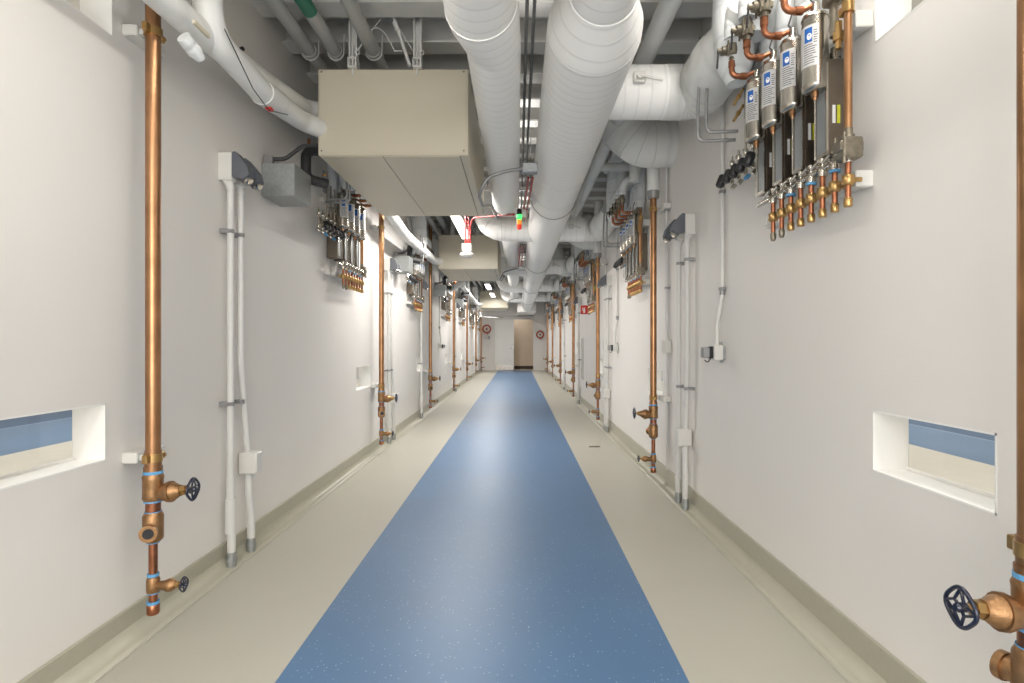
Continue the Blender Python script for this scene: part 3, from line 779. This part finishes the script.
# branch ducts leaving the main duct
def left_branch(y, label):
    t = thing('branch_duct', label, 'duct', (XD, y, ZD), group='left branch ducts')
    m = MB(); m.tube(fillet([(-.18,0,0),(-.82,0,.02),(-.84,.0,.60)], .24, 5), .165, 30); m.build('duct_run', 'duct', t)
    m = MB(); ring(m, (-.60,0,.0), (1,0,0), .167, .004); ring(m, (-.76,0,.08), (.7,0,-.7), .167, .004); m.build('elbow_seam', 'duct_g', t)
    return t
lb = left_branch(7.75, 'nearest left branch duct curving up behind the signal light')
dup(lb, (XD, 11.7, ZD), 0, 'second left branch duct, above the second beige cabinet')
dup(lb, (XD, 15.6, ZD), 0, 'third left branch duct from the camera')
dup(lb, (XD, 19.4, ZD), 0, 'fourth left branch duct from the camera')
for k, (ya, yb) in enumerate(((8.4, 11.0), (12.3, 14.9), (16.2, 18.7))):
    m = MB(); m.tube(fillet([(-.10, ya-.1, 3.45), (-.10, ya, 2.92), (-.10, yb, 2.92), (-.10, yb+.1, 3.45)], .22), .14, 28)
    tag(m.build('return_duct', 'duct'), ['white duct length beyond the nearest left branch duct', 'white duct length beyond the second left branch duct', 'white duct length beyond the third left branch duct'][k], 'duct')

def right_branch(y, label):
    t = thing('branch_duct', label, 'duct', (XD, y, ZD), group='right branch ducts')
    m = MB(); m.tube([(.18,0,.05),(.60,0,.05)], .165, 30); m.build('duct_run', 'duct', t)
    P = fillet([(.56,0,.05),(.785,0,.05),(.785,-.40,.06)], .26, 5)
    m = MB(); m.tube(P + [Vector((.79,-.46,.06)), Vector((.80,-.66,.10)), Vector((.80,-.74,.16))], [.168]*len(P) + [.162,.115,.10], 30); m.build('gored_elbow', 'duct_g', t)
    m = MB()
    for i in (1, 2, 3, 4, 5, 6):
        if i < len(P)-1: ring(m, P[i], P[i+1]-P[i-1], .169, .003)
    m.build('elbow_seam', 'conduit_w', t)
    m = MB(); m.box(.33, .40, -.195, -.155, .03, .10, .005); m.lathe((.365,-.195,.065),(0,-1,0),[(0,.02),(.02,.02)],10); a = m.build('damper_quadrant', 'plastic_w', t)
    m = MB(); m.tube([(.365,-.21,.065),(.50,-.215,.03)], [.011,.007], 8); m.build('damper_handle', 'plastic_w', a)
    return t
YRB = [3.62, 8.0, 11.8, 15.7, 19.5]
rb = right_branch(YRB[0], 'nearest right branch duct with damper handle and gored elbow')
for i in range(1, 5): dup(rb, (XD, YRB[i], ZD), 0, '%s right branch duct from the camera, crossing to the right wall' % ordn[i])

def wall_elbow(y, lab):
    t = thing('wall_elbow_duct', lab, 'duct', (XR, y, 3.07), group='gored elbows entering the right wall')
    P = fillet([(-.002,0,0),(-.27,0,-.01),(-.46,.02,.16),(-.48,.02,.42)], .2, 4)
    MB().tube(P, .205, 28).build('gored_elbow', 'duct_g', t)
    m = MB()
    for i in (1, 3, 5, 7): ring(m, P[i], P[i+1]-P[i-1], .206, .004)
    m.build('elbow_seam', 'conduit_w', t); return t
we = wall_elbow(4.95, 'gored grey elbow duct entering the right wall just beyond the nearest branch duct')
dup(we, (XR, 9.3, 3.07), 0, 'second gored elbow duct entering the right wall')
dup(we, (XR, 13.1, 3.07), 0, 'third gored elbow duct entering the right wall')

# ------------------------------------------------------------------ beige suspended cabinets
def make_cabinet(label, L=1.83):
    t = thing('ceiling_cabinet', label, 'cabinet', group='beige cabinets hung from the ceiling')
    x0, x1 = -1.377, -.34; z0, z1 = 2.60, 3.195
    MB().box(x0, x1, 0, L, z0, z1, .004).build('housing', 'beige', t)
    m = MB(); m.box(x0+.01, x1-.012, -.004, 0, z0+.012, z1-.006, .002); m.build('front_panel', 'beige', t)
    m = MB(); m.box(x0+.01, -.935, .012, L-.01, z0-.006, z0, .002); m.box(-.93, x1-.06, .012, L-.01, z0-.006, z0, .002); m.build('bottom_panel', 'beige', t)
    m = MB(); m.box(-.935, -.93, .012, L-.01, z0-.002, z0); m.box(x1-.06, x1-.055, .01, L-.01, z0-.0025, z0-.0005)
    m.build('panel_seam', 'beige_gap', t)
    m = MB()
    for X in (x0+.025, x1-.03):
        for Z in (z0+.03, z1-.02): m.lathe((X, -.004, Z), (0,-1,0), [(0,.006),(.003,.006)], 8)
    m.build('screw', 'beige_gap', t)
    for X in (-1.135, -.69):
        m = MB(); m.box(X-.028, X-.018, -.01, .035, z1+.02, 3.70); m.box(X+.018, X+.028, -.01, .035, z1+.02, 3.70); m.box(X-.018, X+.018, .025, .035, z1+.02, 3.70)
        h = m.build('hanger_strut', 'conduit_w', t)
        m = MB(); m.box(X-.03, X+.03, -.03, .05, z1-.0, z1+.012); m.box(X-.03, X-.022, -.03, .05, z1+.012, z1+.06); m.box(X+.022, X+.03, -.03, .05, z1+.012, z1+.06); m.box(X-.03, X+.03, -.03, .05, z1+.06, z1+.068)
        m.cyl((X, -.012, z1-.045), (X, -.012, z1+.16), .006, 8); m.hexn((X,-.012,z1+.07),(X,-.012,z1+.085),.014); m.torus((X+.03,-.01,z1+.11),(0,1,0),.016,.004,14,6)
        m.build('hanger_clamp', 'conduit_w', h)
        m = MB(); m.box(X-.02, X+.02, L-.05, L-.02, z1, 3.70); m.build('hanger_strut', 'conduit_w', t)
    m = MB(); m.tube([(-.72,-.03,3.31),(-.95,-.05,3.68)], .004, 6); m.tube([(-1.10,-.03,3.31),(-.80,-.05,3.69)], .004, 6)
    arc = [(-1.09+.30*k/12, -.04, 3.30+.16*math.sin(PI*min(1,k/10))) for k in range(13)]; m.tube(arc, .004, 6)
    m.build('seismic_cable', 'conduit_w', t)
    m = MB(); m.tube([(-.74,-.02,3.21),(-.90,-.05,3.69)], .012, 8); m.lathe((-.83,-.037,3.47),(-.16,-.03,.48),[(-.03,.018),(.03,.018)],8); m.build('brace_rod', 'conduit_w', t)
    return t
cab = make_cabinet('nearest beige metal cabinet hung from the ceiling by two struts'); cab.location = (0, 3.87, 0)
dup(cab, (0, 9.78, 0), 0, 'second beige cabinet hung from the ceiling, behind the smoke detector')
dup(cab, (0, 20.4, 0), 0, 'farthest beige ceiling cabinet near the end doors')

# ------------------------------------------------------------------ long pipes along the ceiling
def long_pipe(name, label, pts, r, material, cat='pipe', rings=()):
    t = thing(name, label, cat, pts[0])
    o = Vector(pts[0]); P = [Vector(p)-o for p in pts]
    MB().tube(fillet(P, max(.12, r*2.2)), r, 20).build('jacket', material, t)
    return t, o
# pair of grey jacketed pipes, upper left
for k, (x, lab) in enumerate(((-1.47, 'pale grey ceiling pipe closest to the left wall'), (-1.29, 'pale grey ceiling pipe with a green label, second from the left wall'), (-1.02, 'pale grey ceiling pipe, third from the left wall'))):
    t, o = long_pipe('ceiling_pipe', lab, [(x, -2.8, 3.37), (x, 24.9, 3.37)], .047, 'pipe_g')
    for y in (2.1, 4.0+.0, 7.9, 11.5, 15.3):
        m = MB()
        m.tube([(.058*math.cos(a), y+2.8-.02, -.058*math.sin(a)) for a in [PI*q/12 for q in range(13)]], .004, 6)
        m.box(-.06, -.054, y+2.78, y+2.80, 0, .13); m.box(.054, .06, y+2.78, y+2.80, 0, .13)
        m.build('hanger', 'conduit_w', t)
    for y in (3.95, 7.6): MB().tube([(0, y+2.8, 0), (0, y+2.83, 0)], .052, 20).build('jacket_joint', 'pipe_g', t)
    if k == 1:
        mm = MB(); n = 16
        for q in range(n):
            a = PI*1.0+PI*q/n; b = PI*1.0+PI*(q+1)/n; i0 = len(mm.v); R = .0482; ya, yb = 5.95, 6.28
            mm.v += [(R*math.cos(a), ya, R*math.sin(a)), (R*math.cos(b), ya, R*math.sin(b)), (R*math.cos(b), yb, R*math.sin(b)), (R*math.cos(a), yb, R*math.sin(a))]; mm.face((i0,i0+1,i0+2,i0+3), True)
        mm.build('green_label', 'green_lbl', t)
# right-hand long pipe
t, o = long_pipe('ceiling_pipe', 'white jacketed pipe running close along the right side of the largest duct', [(.86, -2.8, 3.22), (.86, 8.4, 3.22), (.86, 8.4, 3.5)], .06, 'pipe_w')
t, o = long_pipe('ceiling_pipe', 'thin white pipe above the second right branch duct', [(1.30, 6.2, 3.25), (.9, 6.2, 3.25), (.62, 6.2, 3.40)], .045, 'pipe_w')
# big insulated pipes above the nearest left riser
t, o = long_pipe('insulated_pipe', 'fat white insulated pipe dropping from the ceiling then bending to the nearest cabinet', [(-1.435, 2.58, 3.325), (-1.435, 2.60, 2.74), (-1.43, 3.15, 2.705), (-1.44, 3.75, 2.79), (-1.25, 4.15, 2.80)], .064, 'pipe_w')
m = MB(); m.tube([Vector((-1.43,3.13,2.705))-o, Vector((-1.432,3.35,2.735))-o], .070, 20); m.build('jacket_joint', 'pipe_w', t)
m = MB(); m.tube(fillet([Vector(p)-o for p in ((-1.36,2.60,2.76),(-1.37,2.9,2.62),(-1.42,3.2,2.632),(-1.36,3.32,2.655))], .05), .003, 6); m.build('tie_wire', 'rubber', t)
m = MB(); m.box(.0,.03,.60,.65,-.690,-.675,.002); m.build('red_tag', 'sign_red', t)
t, o = long_pipe('insulated_pipe', 'white insulated pipe passing in front of the top of the nearest left riser', [(-1.47, .4, 2.66), (-1.47, 2.62, 2.74), (-1.52, 3.3, 2.86), (-1.52, 4.02, 2.98), (-1.25, 4.15, 3.0)], .062, 'pipe_w')
m = MB(); m.box(.085,.10,1.98,2.10,.0,.02,.002); m.build('name_tag', 'beige', t)
m = MB(); m.tube(fillet([(.0, 2.25, .02),(.05,2.3,.0),(.08,2.35,-.03)],.02), .0, 4) if False else m.tube([(-.03,2.55,.16),(.0,2.60,.22)], .012, 8); m.build('valve_lever', 'black', t)
m = MB(); m.lathe((.02,2.03,-.03),(.12,.5,-.25),[(0,.03),(.07,.033),(.11,.02)],14); m.build('insulated_boss','cloth',t)
t, o = long_pipe('insulated_pipe', 'white insulated pipe bending down to the second cabinet along the left wall', [(-1.43, 5.95, 3.325), (-1.43, 6.0, 2.78), (-1.43, 7.2, 2.68), (-1.43, 8.2, 2.70), (-1.43, 9.6, 2.72), (-1.3, 9.95, 2.75)], .066, 'pipe_w')
for y in (1.35, 2.0, 2.7): MB().tube([(0,y,-.642+(y-1.3)*.014),(0,y+.10,-.640+(y-1.3)*.014)], .071, 18).build('jacket_joint', 'pipe_w', t)
t, o = long_pipe('insulated_pipe', 'short upright white pipe just behind the nearest cabinet', [(-1.27, 6.3, 3.325), (-1.24, 6.3, 2.86)], .05, 'pipe_w')
t, o = long_pipe('insulated_pipe', 'white insulated pipe running to the farthest cabinet', [(-1.43, 14.6, 3.325), (-1.43, 14.7, 2.78), (-1.43, 19.9, 2.70), (-1.25, 20.6, 2.75)], .066, 'pipe_w')
t, o = long_pipe('insulated_pipe', 'vertical white insulated pipe beyond the second cabinet', [(-1.15, 12.3, 3.46), (-1.2, 12.3, 2.6), (-1.5, 12.45, 2.5)], .06, 'pipe_w')

for k, (x, y) in enumerate(((1.20, 5.72), (1.22, 9.55), (1.22, 13.5))):
    long_pipe('insulated_pipe', 'upright white pipe above the %s valve rack on the right wall' % ordn[k+1], [(x, y, 2.95), (x, y, 3.49)], .055, 'pipe_w')
# thin straight conduits between the ducts and by the right pipe
for x, z, r, lab in ((.055, 3.22, .011, 'thin grey conduit between the two ducts, left one'), (.10, 3.28, .011, 'thin grey conduit between the two ducts, middle one'), (.66, 3.33, .012, 'thin brownish conduit above the right branch ducts, inner one'), (.71, 3.33, .012, 'thin conduit above the right branch ducts, outer one')):
    m = MB(); m.tube([(x, -2.8, z), (x, 24, z)], r, 10)
    for y in range(0, 24, 2): m.tube([(x, y, z), (x, y, 3.5)], .003, 6)
    tag(m.build('ceiling_conduit', 'conduit_g', org=(x, -2.8, z)), lab, 'conduit')
# strut trapezes
for k, (y, xa, xb, z) in enumerate(((4.02, .55, 1.35, 3.10), (8.6, .55, 1.35, 3.14), (12.3, .55, 1.35, 3.14), (2.2, -.05, .2, 3.18), (6.8, -.4, .2, 3.18))):
    t = thing('strut_trapeze', ['strut trapeze behind the nearest right branch duct', 'strut trapeze beyond the second right branch duct', 'strut trapeze beyond the third right branch duct', 'short strut between the two ducts near the camera', 'short strut over the end of the return duct'][k], 'strut', (xa, y, z))
    MB().box(0, xb-xa, -.02, .02, -.02, .02, .002).build('strut_bar', 'conduit_w', t)
    for X in (.04, xb-xa-.04): MB().cyl((X, 0, 0), (X, 0, 3.5-z), .005, 8).build('threaded_rod', 'conduit_g', t)

# ------------------------------------------------------------------ electrical on the main duct
def conduit_loop(y, z, lab):
    t = thing('duct_junction_box', lab, 'junction box', (0.10, y, z), group='grey junction boxes on the largest duct')
    MB().box(-.06, .06, -.03, .03, -.04, .04, .004).build('box_body', 'conduit_g', t)
    MB().box(-.056, .056, -.034, -.03, -.036, .036, .002).build('box_lid', 'galv', t)
    pts = [(-.06, 0, .0), (-.20, -.02, -.03), (-.34, .0, -.07), (-.41, .03, -.20), (-.40, .4, -.20), (-.36, 1.2, .0), (-.33, 1.9, .03)]
    MB().tube(fillet(pts, .14), .014, 10).build('flexible_conduit', 'conduit_g', t)
    return t
cj = conduit_loop(4.45, 2.69, 'grey junction box with a looping conduit on the left side of the largest duct')
dup(cj, (.08, 10.6, 2.72), 0, 'second grey junction box with looping conduit on the largest duct')
dup(cj, (.08, 17.5, 2.72), 0, 'far grey junction box with looping conduit, below the far lights')
t = thing('red_conduit_run', 'pair of red conduits running from the grey junction box back to the signal light', 'conduit', (.09, 4.6, 2.66))
for k, dx in enumerate((0, .035)):
    MB().tube(fillet([(dx, 0, 0), (dx-.01, .3, -.03), (dx-.035, 2.35, .16)], .1), .010, 10).build('red_pipe', 'red', t)
t = thing('red_conduit_run', 'far pair of red conduits beyond the signal light', 'conduit', (.04, 8.6, 2.78))
for k, dx in enumerate((0, .05)):
    MB().tube([(dx, 0, 0), (dx-.02, 2.0, -.02)], .012, 10).build('red_pipe', 'red', t)

t = thing('signal_light', 'small stacked signal light with glowing green lens over amber and red', 'signal light', (.02, 5.9, 2.67)); t.scale = (.84, .84, .84)
MB().box(-.045, .085, .0, .05, -.045, .055, .008).build('mounting_box', 'plastic_w', t)
MB().lathe((0,-.02,-.02),(0,0,1),[(0,.030),(.06,.030),(.07,.02)],16).build('black_cap', 'black', t)
MB().lathe((0,-.02,-.085),(0,0,1),[(0,.032),(.063,.032)],16).build('green_lens', 'g_lamp', t)
MB().lathe((0,-.02,-.145),(0,0,1),[(0,.031),(.058,.031)],16).build('amber_lens', 'o_lamp', t)
MB().lathe((0,-.02,-.205),(0,0,1),[(0,.022),(.02,.031),(.058,.031)],16).build('red_lens', 'r_lamp', t)

t = thing('smoke_detector', 'white round detector hanging on red conduits in front of the second cabinet', 'detector', (-.63, 7.0, 2.40))
MB().lathe((0,0,-.03),(0,0,1),[(0,.05),(.02,.085),(.045,.09),(.06,.075),(.06,.06),(.075,.06)],20).build('detector_head', 'plastic_w', t)
MB().box(-.06,.06,-.05,.05,.045,.14,.006).build('back_box', 'plastic_w', t)
MB().tube([(-.018,0,.14),(-.018,0,1.1)], .012, 10).build('red_drop_pipe', 'red', t)
MB().tube(fillet([(.04,0,.14),(.04,0,.47),(.59,-1.05,.27)], .2, 10), .012, 10).build('red_arm_pipe', 'red', t)
MB().tube([(.018,0,.14),(.018,0,1.1)], .009, 10).build('red_drop_pipe', 'red', t)

# ------------------------------------------------------------------ light fixtures
def make_light(label, L=1.5):
    t = thing('ceiling_light', label, 'light', group='linear lights hung left of the ducts')
    MB().box(-.075, .075, 0, L, .0, .06, .006).build('housing', 'plastic_w', t)
    MB().box(-.065, .065, .02, L-.02, -.012, .001, .004).build('diffuser', 'lens', t)
    m = MB()
    for y in (.15, L-.15): m.cyl((0,y,.06),(0,y,.55),.003,6)
    m.build('hanger_wire', 'conduit_g', t); return t
def lamp(x, y, z, sx, sy, e, rot=(0,0,0), name='fixture_lamp'):
    l = bpy.data.lights.new(name, 'AREA'); l.shape = 'RECTANGLE'; l.size = sx; l.size_y = sy; l.energy = e; l.color = (1.0, .966, .925)
    o = bpy.data.objects.new(name, l); COL.objects.link(o); o.location = (x, y, z); o.rotation_euler = rot
    return o
lt = make_light('lit linear light just behind the nearest cabinet'); lt.location = (-.80, 7.3, 2.95)
dup(lt, (-.80, 5.75, 2.95), 0, 'added lit linear light mostly hidden behind the nearest cabinet')  # extra light added behind the cabinet to brighten the left wall
lamp(-.8, 6.5, 2.93, .12, 1.4, 52)
LY = [7.3, 12.6, 15.6, 18.4, 22.4]
for i in range(1, 5): dup(lt, (-.85, LY[i], 2.95), 0, ['', 'lit linear light beyond the second cabinet', 'third lit linear light from the camera', 'fourth lit linear light, in front of the farthest cabinet', 'farthest lit linear light before the end doors'][i])
def make_uplight(label, L=1.5):
    t = thing('ceiling_light', label, 'light', group='linear lights above the right branch ducts')
    MB().box(-.075, .075, 0, L, .0, .045, .006).build('housing', 'plastic_w', t)
    MB().box(-.065, .065, .02, L-.02, -.010, .001, .004).build('diffuser', 'white', t)
    m = MB()
    for y in (.15, L-.15): m.cyl((0,y,.045),(0,y,.15),.003,6)
    m.build('hanger_wire', 'conduit_g', t); return t
up0 = None
YR_ = [-1.2, 1.2, 5.3, 9.3, 13.2, 17.2, 21]
EN = 1.0
for k, y in enumerate(LY): lamp(-.83, y+.75, 2.93, .12, 1.4, (46, 58, 56, 56, 84)[k]*EN)
# right row: between duct and right wall, above the branches
for k, y in enumerate(YR_):
    lab_ = ['added linear fill light behind the camera on the right', 'added linear fill light above the nearest valve rack on the right', 'right-hand linear light beyond the nearest gored elbow', 'right-hand linear light beyond the second gored elbow', 'right-hand linear light beyond the third gored elbow', 'right-hand linear light near the fifth right branch duct', 'last right-hand linear light'][k]
    if y < 2: dup(lt, (1.12, y, 3.36), 0, lab_, 'linear lights above the right branch ducts')  # near pair is added fill light, out of frame above the camera
    elif up0 is None: up0 = make_uplight(lab_); up0.location = (1.12, y, 3.36)
    else: dup(up0, (1.12, y, 3.36), 0, lab_)
    if y < 2: lamp(1.12, y+.75, 3.33, .12, 1.4, 17*EN)
# left row close to the camera
for k, y in enumerate((-1.2, .8)):
    dup(lt, (-.80, y, 2.95), 0, ['linear light behind the camera on the left', 'linear light above the camera on the left'][k])
    lamp(-.8, y+.75, 2.93, .12, 1.4, 10*EN)
for y in (-1.0, 1.2, 3.0, 5.5, 8.5, 11.5, 14.5, 18): lamp(.09, y, 3.30, .10, 1.2, 2.6, (PI, 0, 0), 'ceiling_fill_lamp')  # added upward fill without fixtures, lightens the ceiling between the ducts
# added fill lamp behind the camera, brightens walls and duct undersides
lamp(-.1, -2.9, 1.9, 2.6, 2.6, 175*EN, (math.radians(90), 0, 0), 'fill_lamp_behind')
lamp(-.1, YE+.9, 2.85, 1.2, .6, 9, name='lobby_lamp')
for y in (2.5, 9.5, 16.5):
    lamp(-5.5, y, 3.5, 3, 3, 170, name='left_room_lamp'); lamp(4.8, y, 3.5, 3, 3, 150, name='right_room_lamp')

# ------------------------------------------------------------------ left wall galvanised boxes with black foam pipe
def make_gbox(label):
    t = thing('galvanised_box', label, 'box', group='galvanised boxes high on the left wall')
    # local x along the wall, -y out of it
    MB().box(0, .30, -.225, -.001, 2.29, 2.51, .003).build('box_body', 'galv', t)
    MB().box(-.004, .0, -.222, -.004, 2.293, 2.507).build('box_lid', 'galv', t)
    MB().box(.01, .05, -.07, -.01, 2.51, 2.565, .003).build('small_box', 'conduit_g', t)
    MB().tube(fillet([(.03,-.06,2.545),(.05,-.14,2.555),(.10,-.24,2.66),(.20,-.34,2.70)], .08), .014, 10).build('grey_conduit', 'rubber', t)
    MB().tube(fillet([(.42,-.36,2.72),(.345,-.17,2.72),(.345,-.17,2.51),(.43,-.30,2.49)], .06), .036, 16).build('foam_pipe', 'foam', t)
    MB().tube([(.35,-.19,2.74),(.35,-.19,2.80)], .012, 8).build('copper_stub', 'copper_dark', t)
    return t
gb = make_gbox('galvanised steel box with black foam pipe on the left wall, beside the nearest cabinet'); gb.location = (XL, 3.76, 0); gb.rotation_euler = (0,0,PI/2)
for y, nm in ((7.72, 'second'), (11.55, 'third'), (15.3, 'fourth')): dup(gb, (XL, y, 0), PI/2, '%s galvanised box from the camera on the left wall' % nm)

# ------------------------------------------------------------------ end wall items
def hose(x, z, lab, s=1.0):
    t = thing('hose_reel', lab, 'hose reel', (x, YE, z))
    MB().lathe((0,-.001,0),(0,-1,0),[(0,.13*s),(.03,.13*s)],24).build('reel_plate', 'plastic_w', t)
    m = MB()
    for k in range(3): m.torus((0,-.05-.025*(k%2),0),(0,1,0),(.16+.02*k)*s,.018*s,32,8)
    m.tube([(.1*s,-.06,-.14*s),(.04*s,-.07,-.26*s),(0,-.06,-.2*s)], .016, 8); m.build('coiled_hose', 'hose', t)
    MB().ball((0,-.05,0),.05*s).build('hub', 'red', t); return t
hose(-1.47, 1.99, 'round orange-red hose reel on the end wall left of the doors')
hose(1.09, 1.72, 'smaller orange-red hose coil on the end wall right of the doors', .9)
t = thing('wash_station', 'white dispenser with hanging hose below the left hose reel', 'dispenser', (-1.42, YE, 1.5))
MB().box(-.13,.0,-.10,-.001,.0,.14,.01).build('dispenser_body','plastic_w',t); MB().box(.03,.10,-.10,-.001,.0,.15,.01).build('dispenser_body','conduit_g',t)
MB().tube([(.06,-.05,0),(.10,-.05,-.18),(.02,-.05,-.30),(-.06,-.05,-.24),(-.02,-.05,-.38),(.10,-.05,-.42)], .010, 8).build('hose', 'conduit_w', t)
t = thing('vent_grille', 'small vent grille above the closed white door', 'vent', (-.85, YE, 2.57))
m = MB(); m.box(-.19,.19,-.02,-.001,-.06,.0,.002); m.build('frame','plastic_w',t)
m = MB(); [m.box(-.17,.17,-.025,-.02,-.054+k*.013,-.048+k*.013) for k in range(4)]; m.build('louvre','conduit_g',t)
t = thing('door_closer_conduits', 'dark pipes crossing the left corner above the end door', 'pipe', (-1.6, 24.6, 2.45))
m = MB()
for k in range(3): m.tube([(0,-.3+.15*k,.03*k),(.75-.1*k,-.2+.15*k,.03*k-.04)], .022, 8)
m.build('pipe_bundle','conduit_g',t); t.name = 'pipe_bundle_run'

# little floor cleanout plate
tag(MB().box(-.07, .07, -.03, .03, .0, .004, .001).build('floor_plate', 'steel_dark', org=(0,0,0)), 'small dark metal plate let into the beige floor on the right', 'floor plate').location = (.97, 7.05, .0)

# ------------------------------------------------------------------ world, camera, view
w = bpy.data.worlds.new('World'); S.world = w; w.use_nodes = True
w.node_tree.nodes['Background'].inputs[0].default_value = (.95, .97, 1.0, 1); w.node_tree.nodes['Background'].inputs[1].default_value = .8
cam = bpy.data.cameras.new('Camera'); co = bpy.data.objects.new('Camera', cam); COL.objects.link(co)
co.location = (0, 0, 1.30); co.rotation_euler = (math.radians(90), 0, 0)
cam.sensor_width = 36; cam.lens = 36*560/1024; cam.shift_x = -5.4/1024; cam.shift_y = 1.9/1024; cam.clip_start = .02; cam.clip_end = 200
S.camera = co
S.view_settings.view_transform = 'AgX'; S.view_settings.look = 'None'; S.view_settings.exposure = -0.06
try: S.view_settings.view_transform = 'Standard'
except Exception: pass
S.cycles.max_bounces = 10; S.cycles.diffuse_bounces = 7; S.cycles.glossy_bounces = 4; S.cycles.transparent_max_bounces = 8
S.cycles.use_denoising = True; S.cycles.caustics_reflective = False; S.cycles.caustics_refractive = False
S.cycles.sample_clamp_indirect = 4
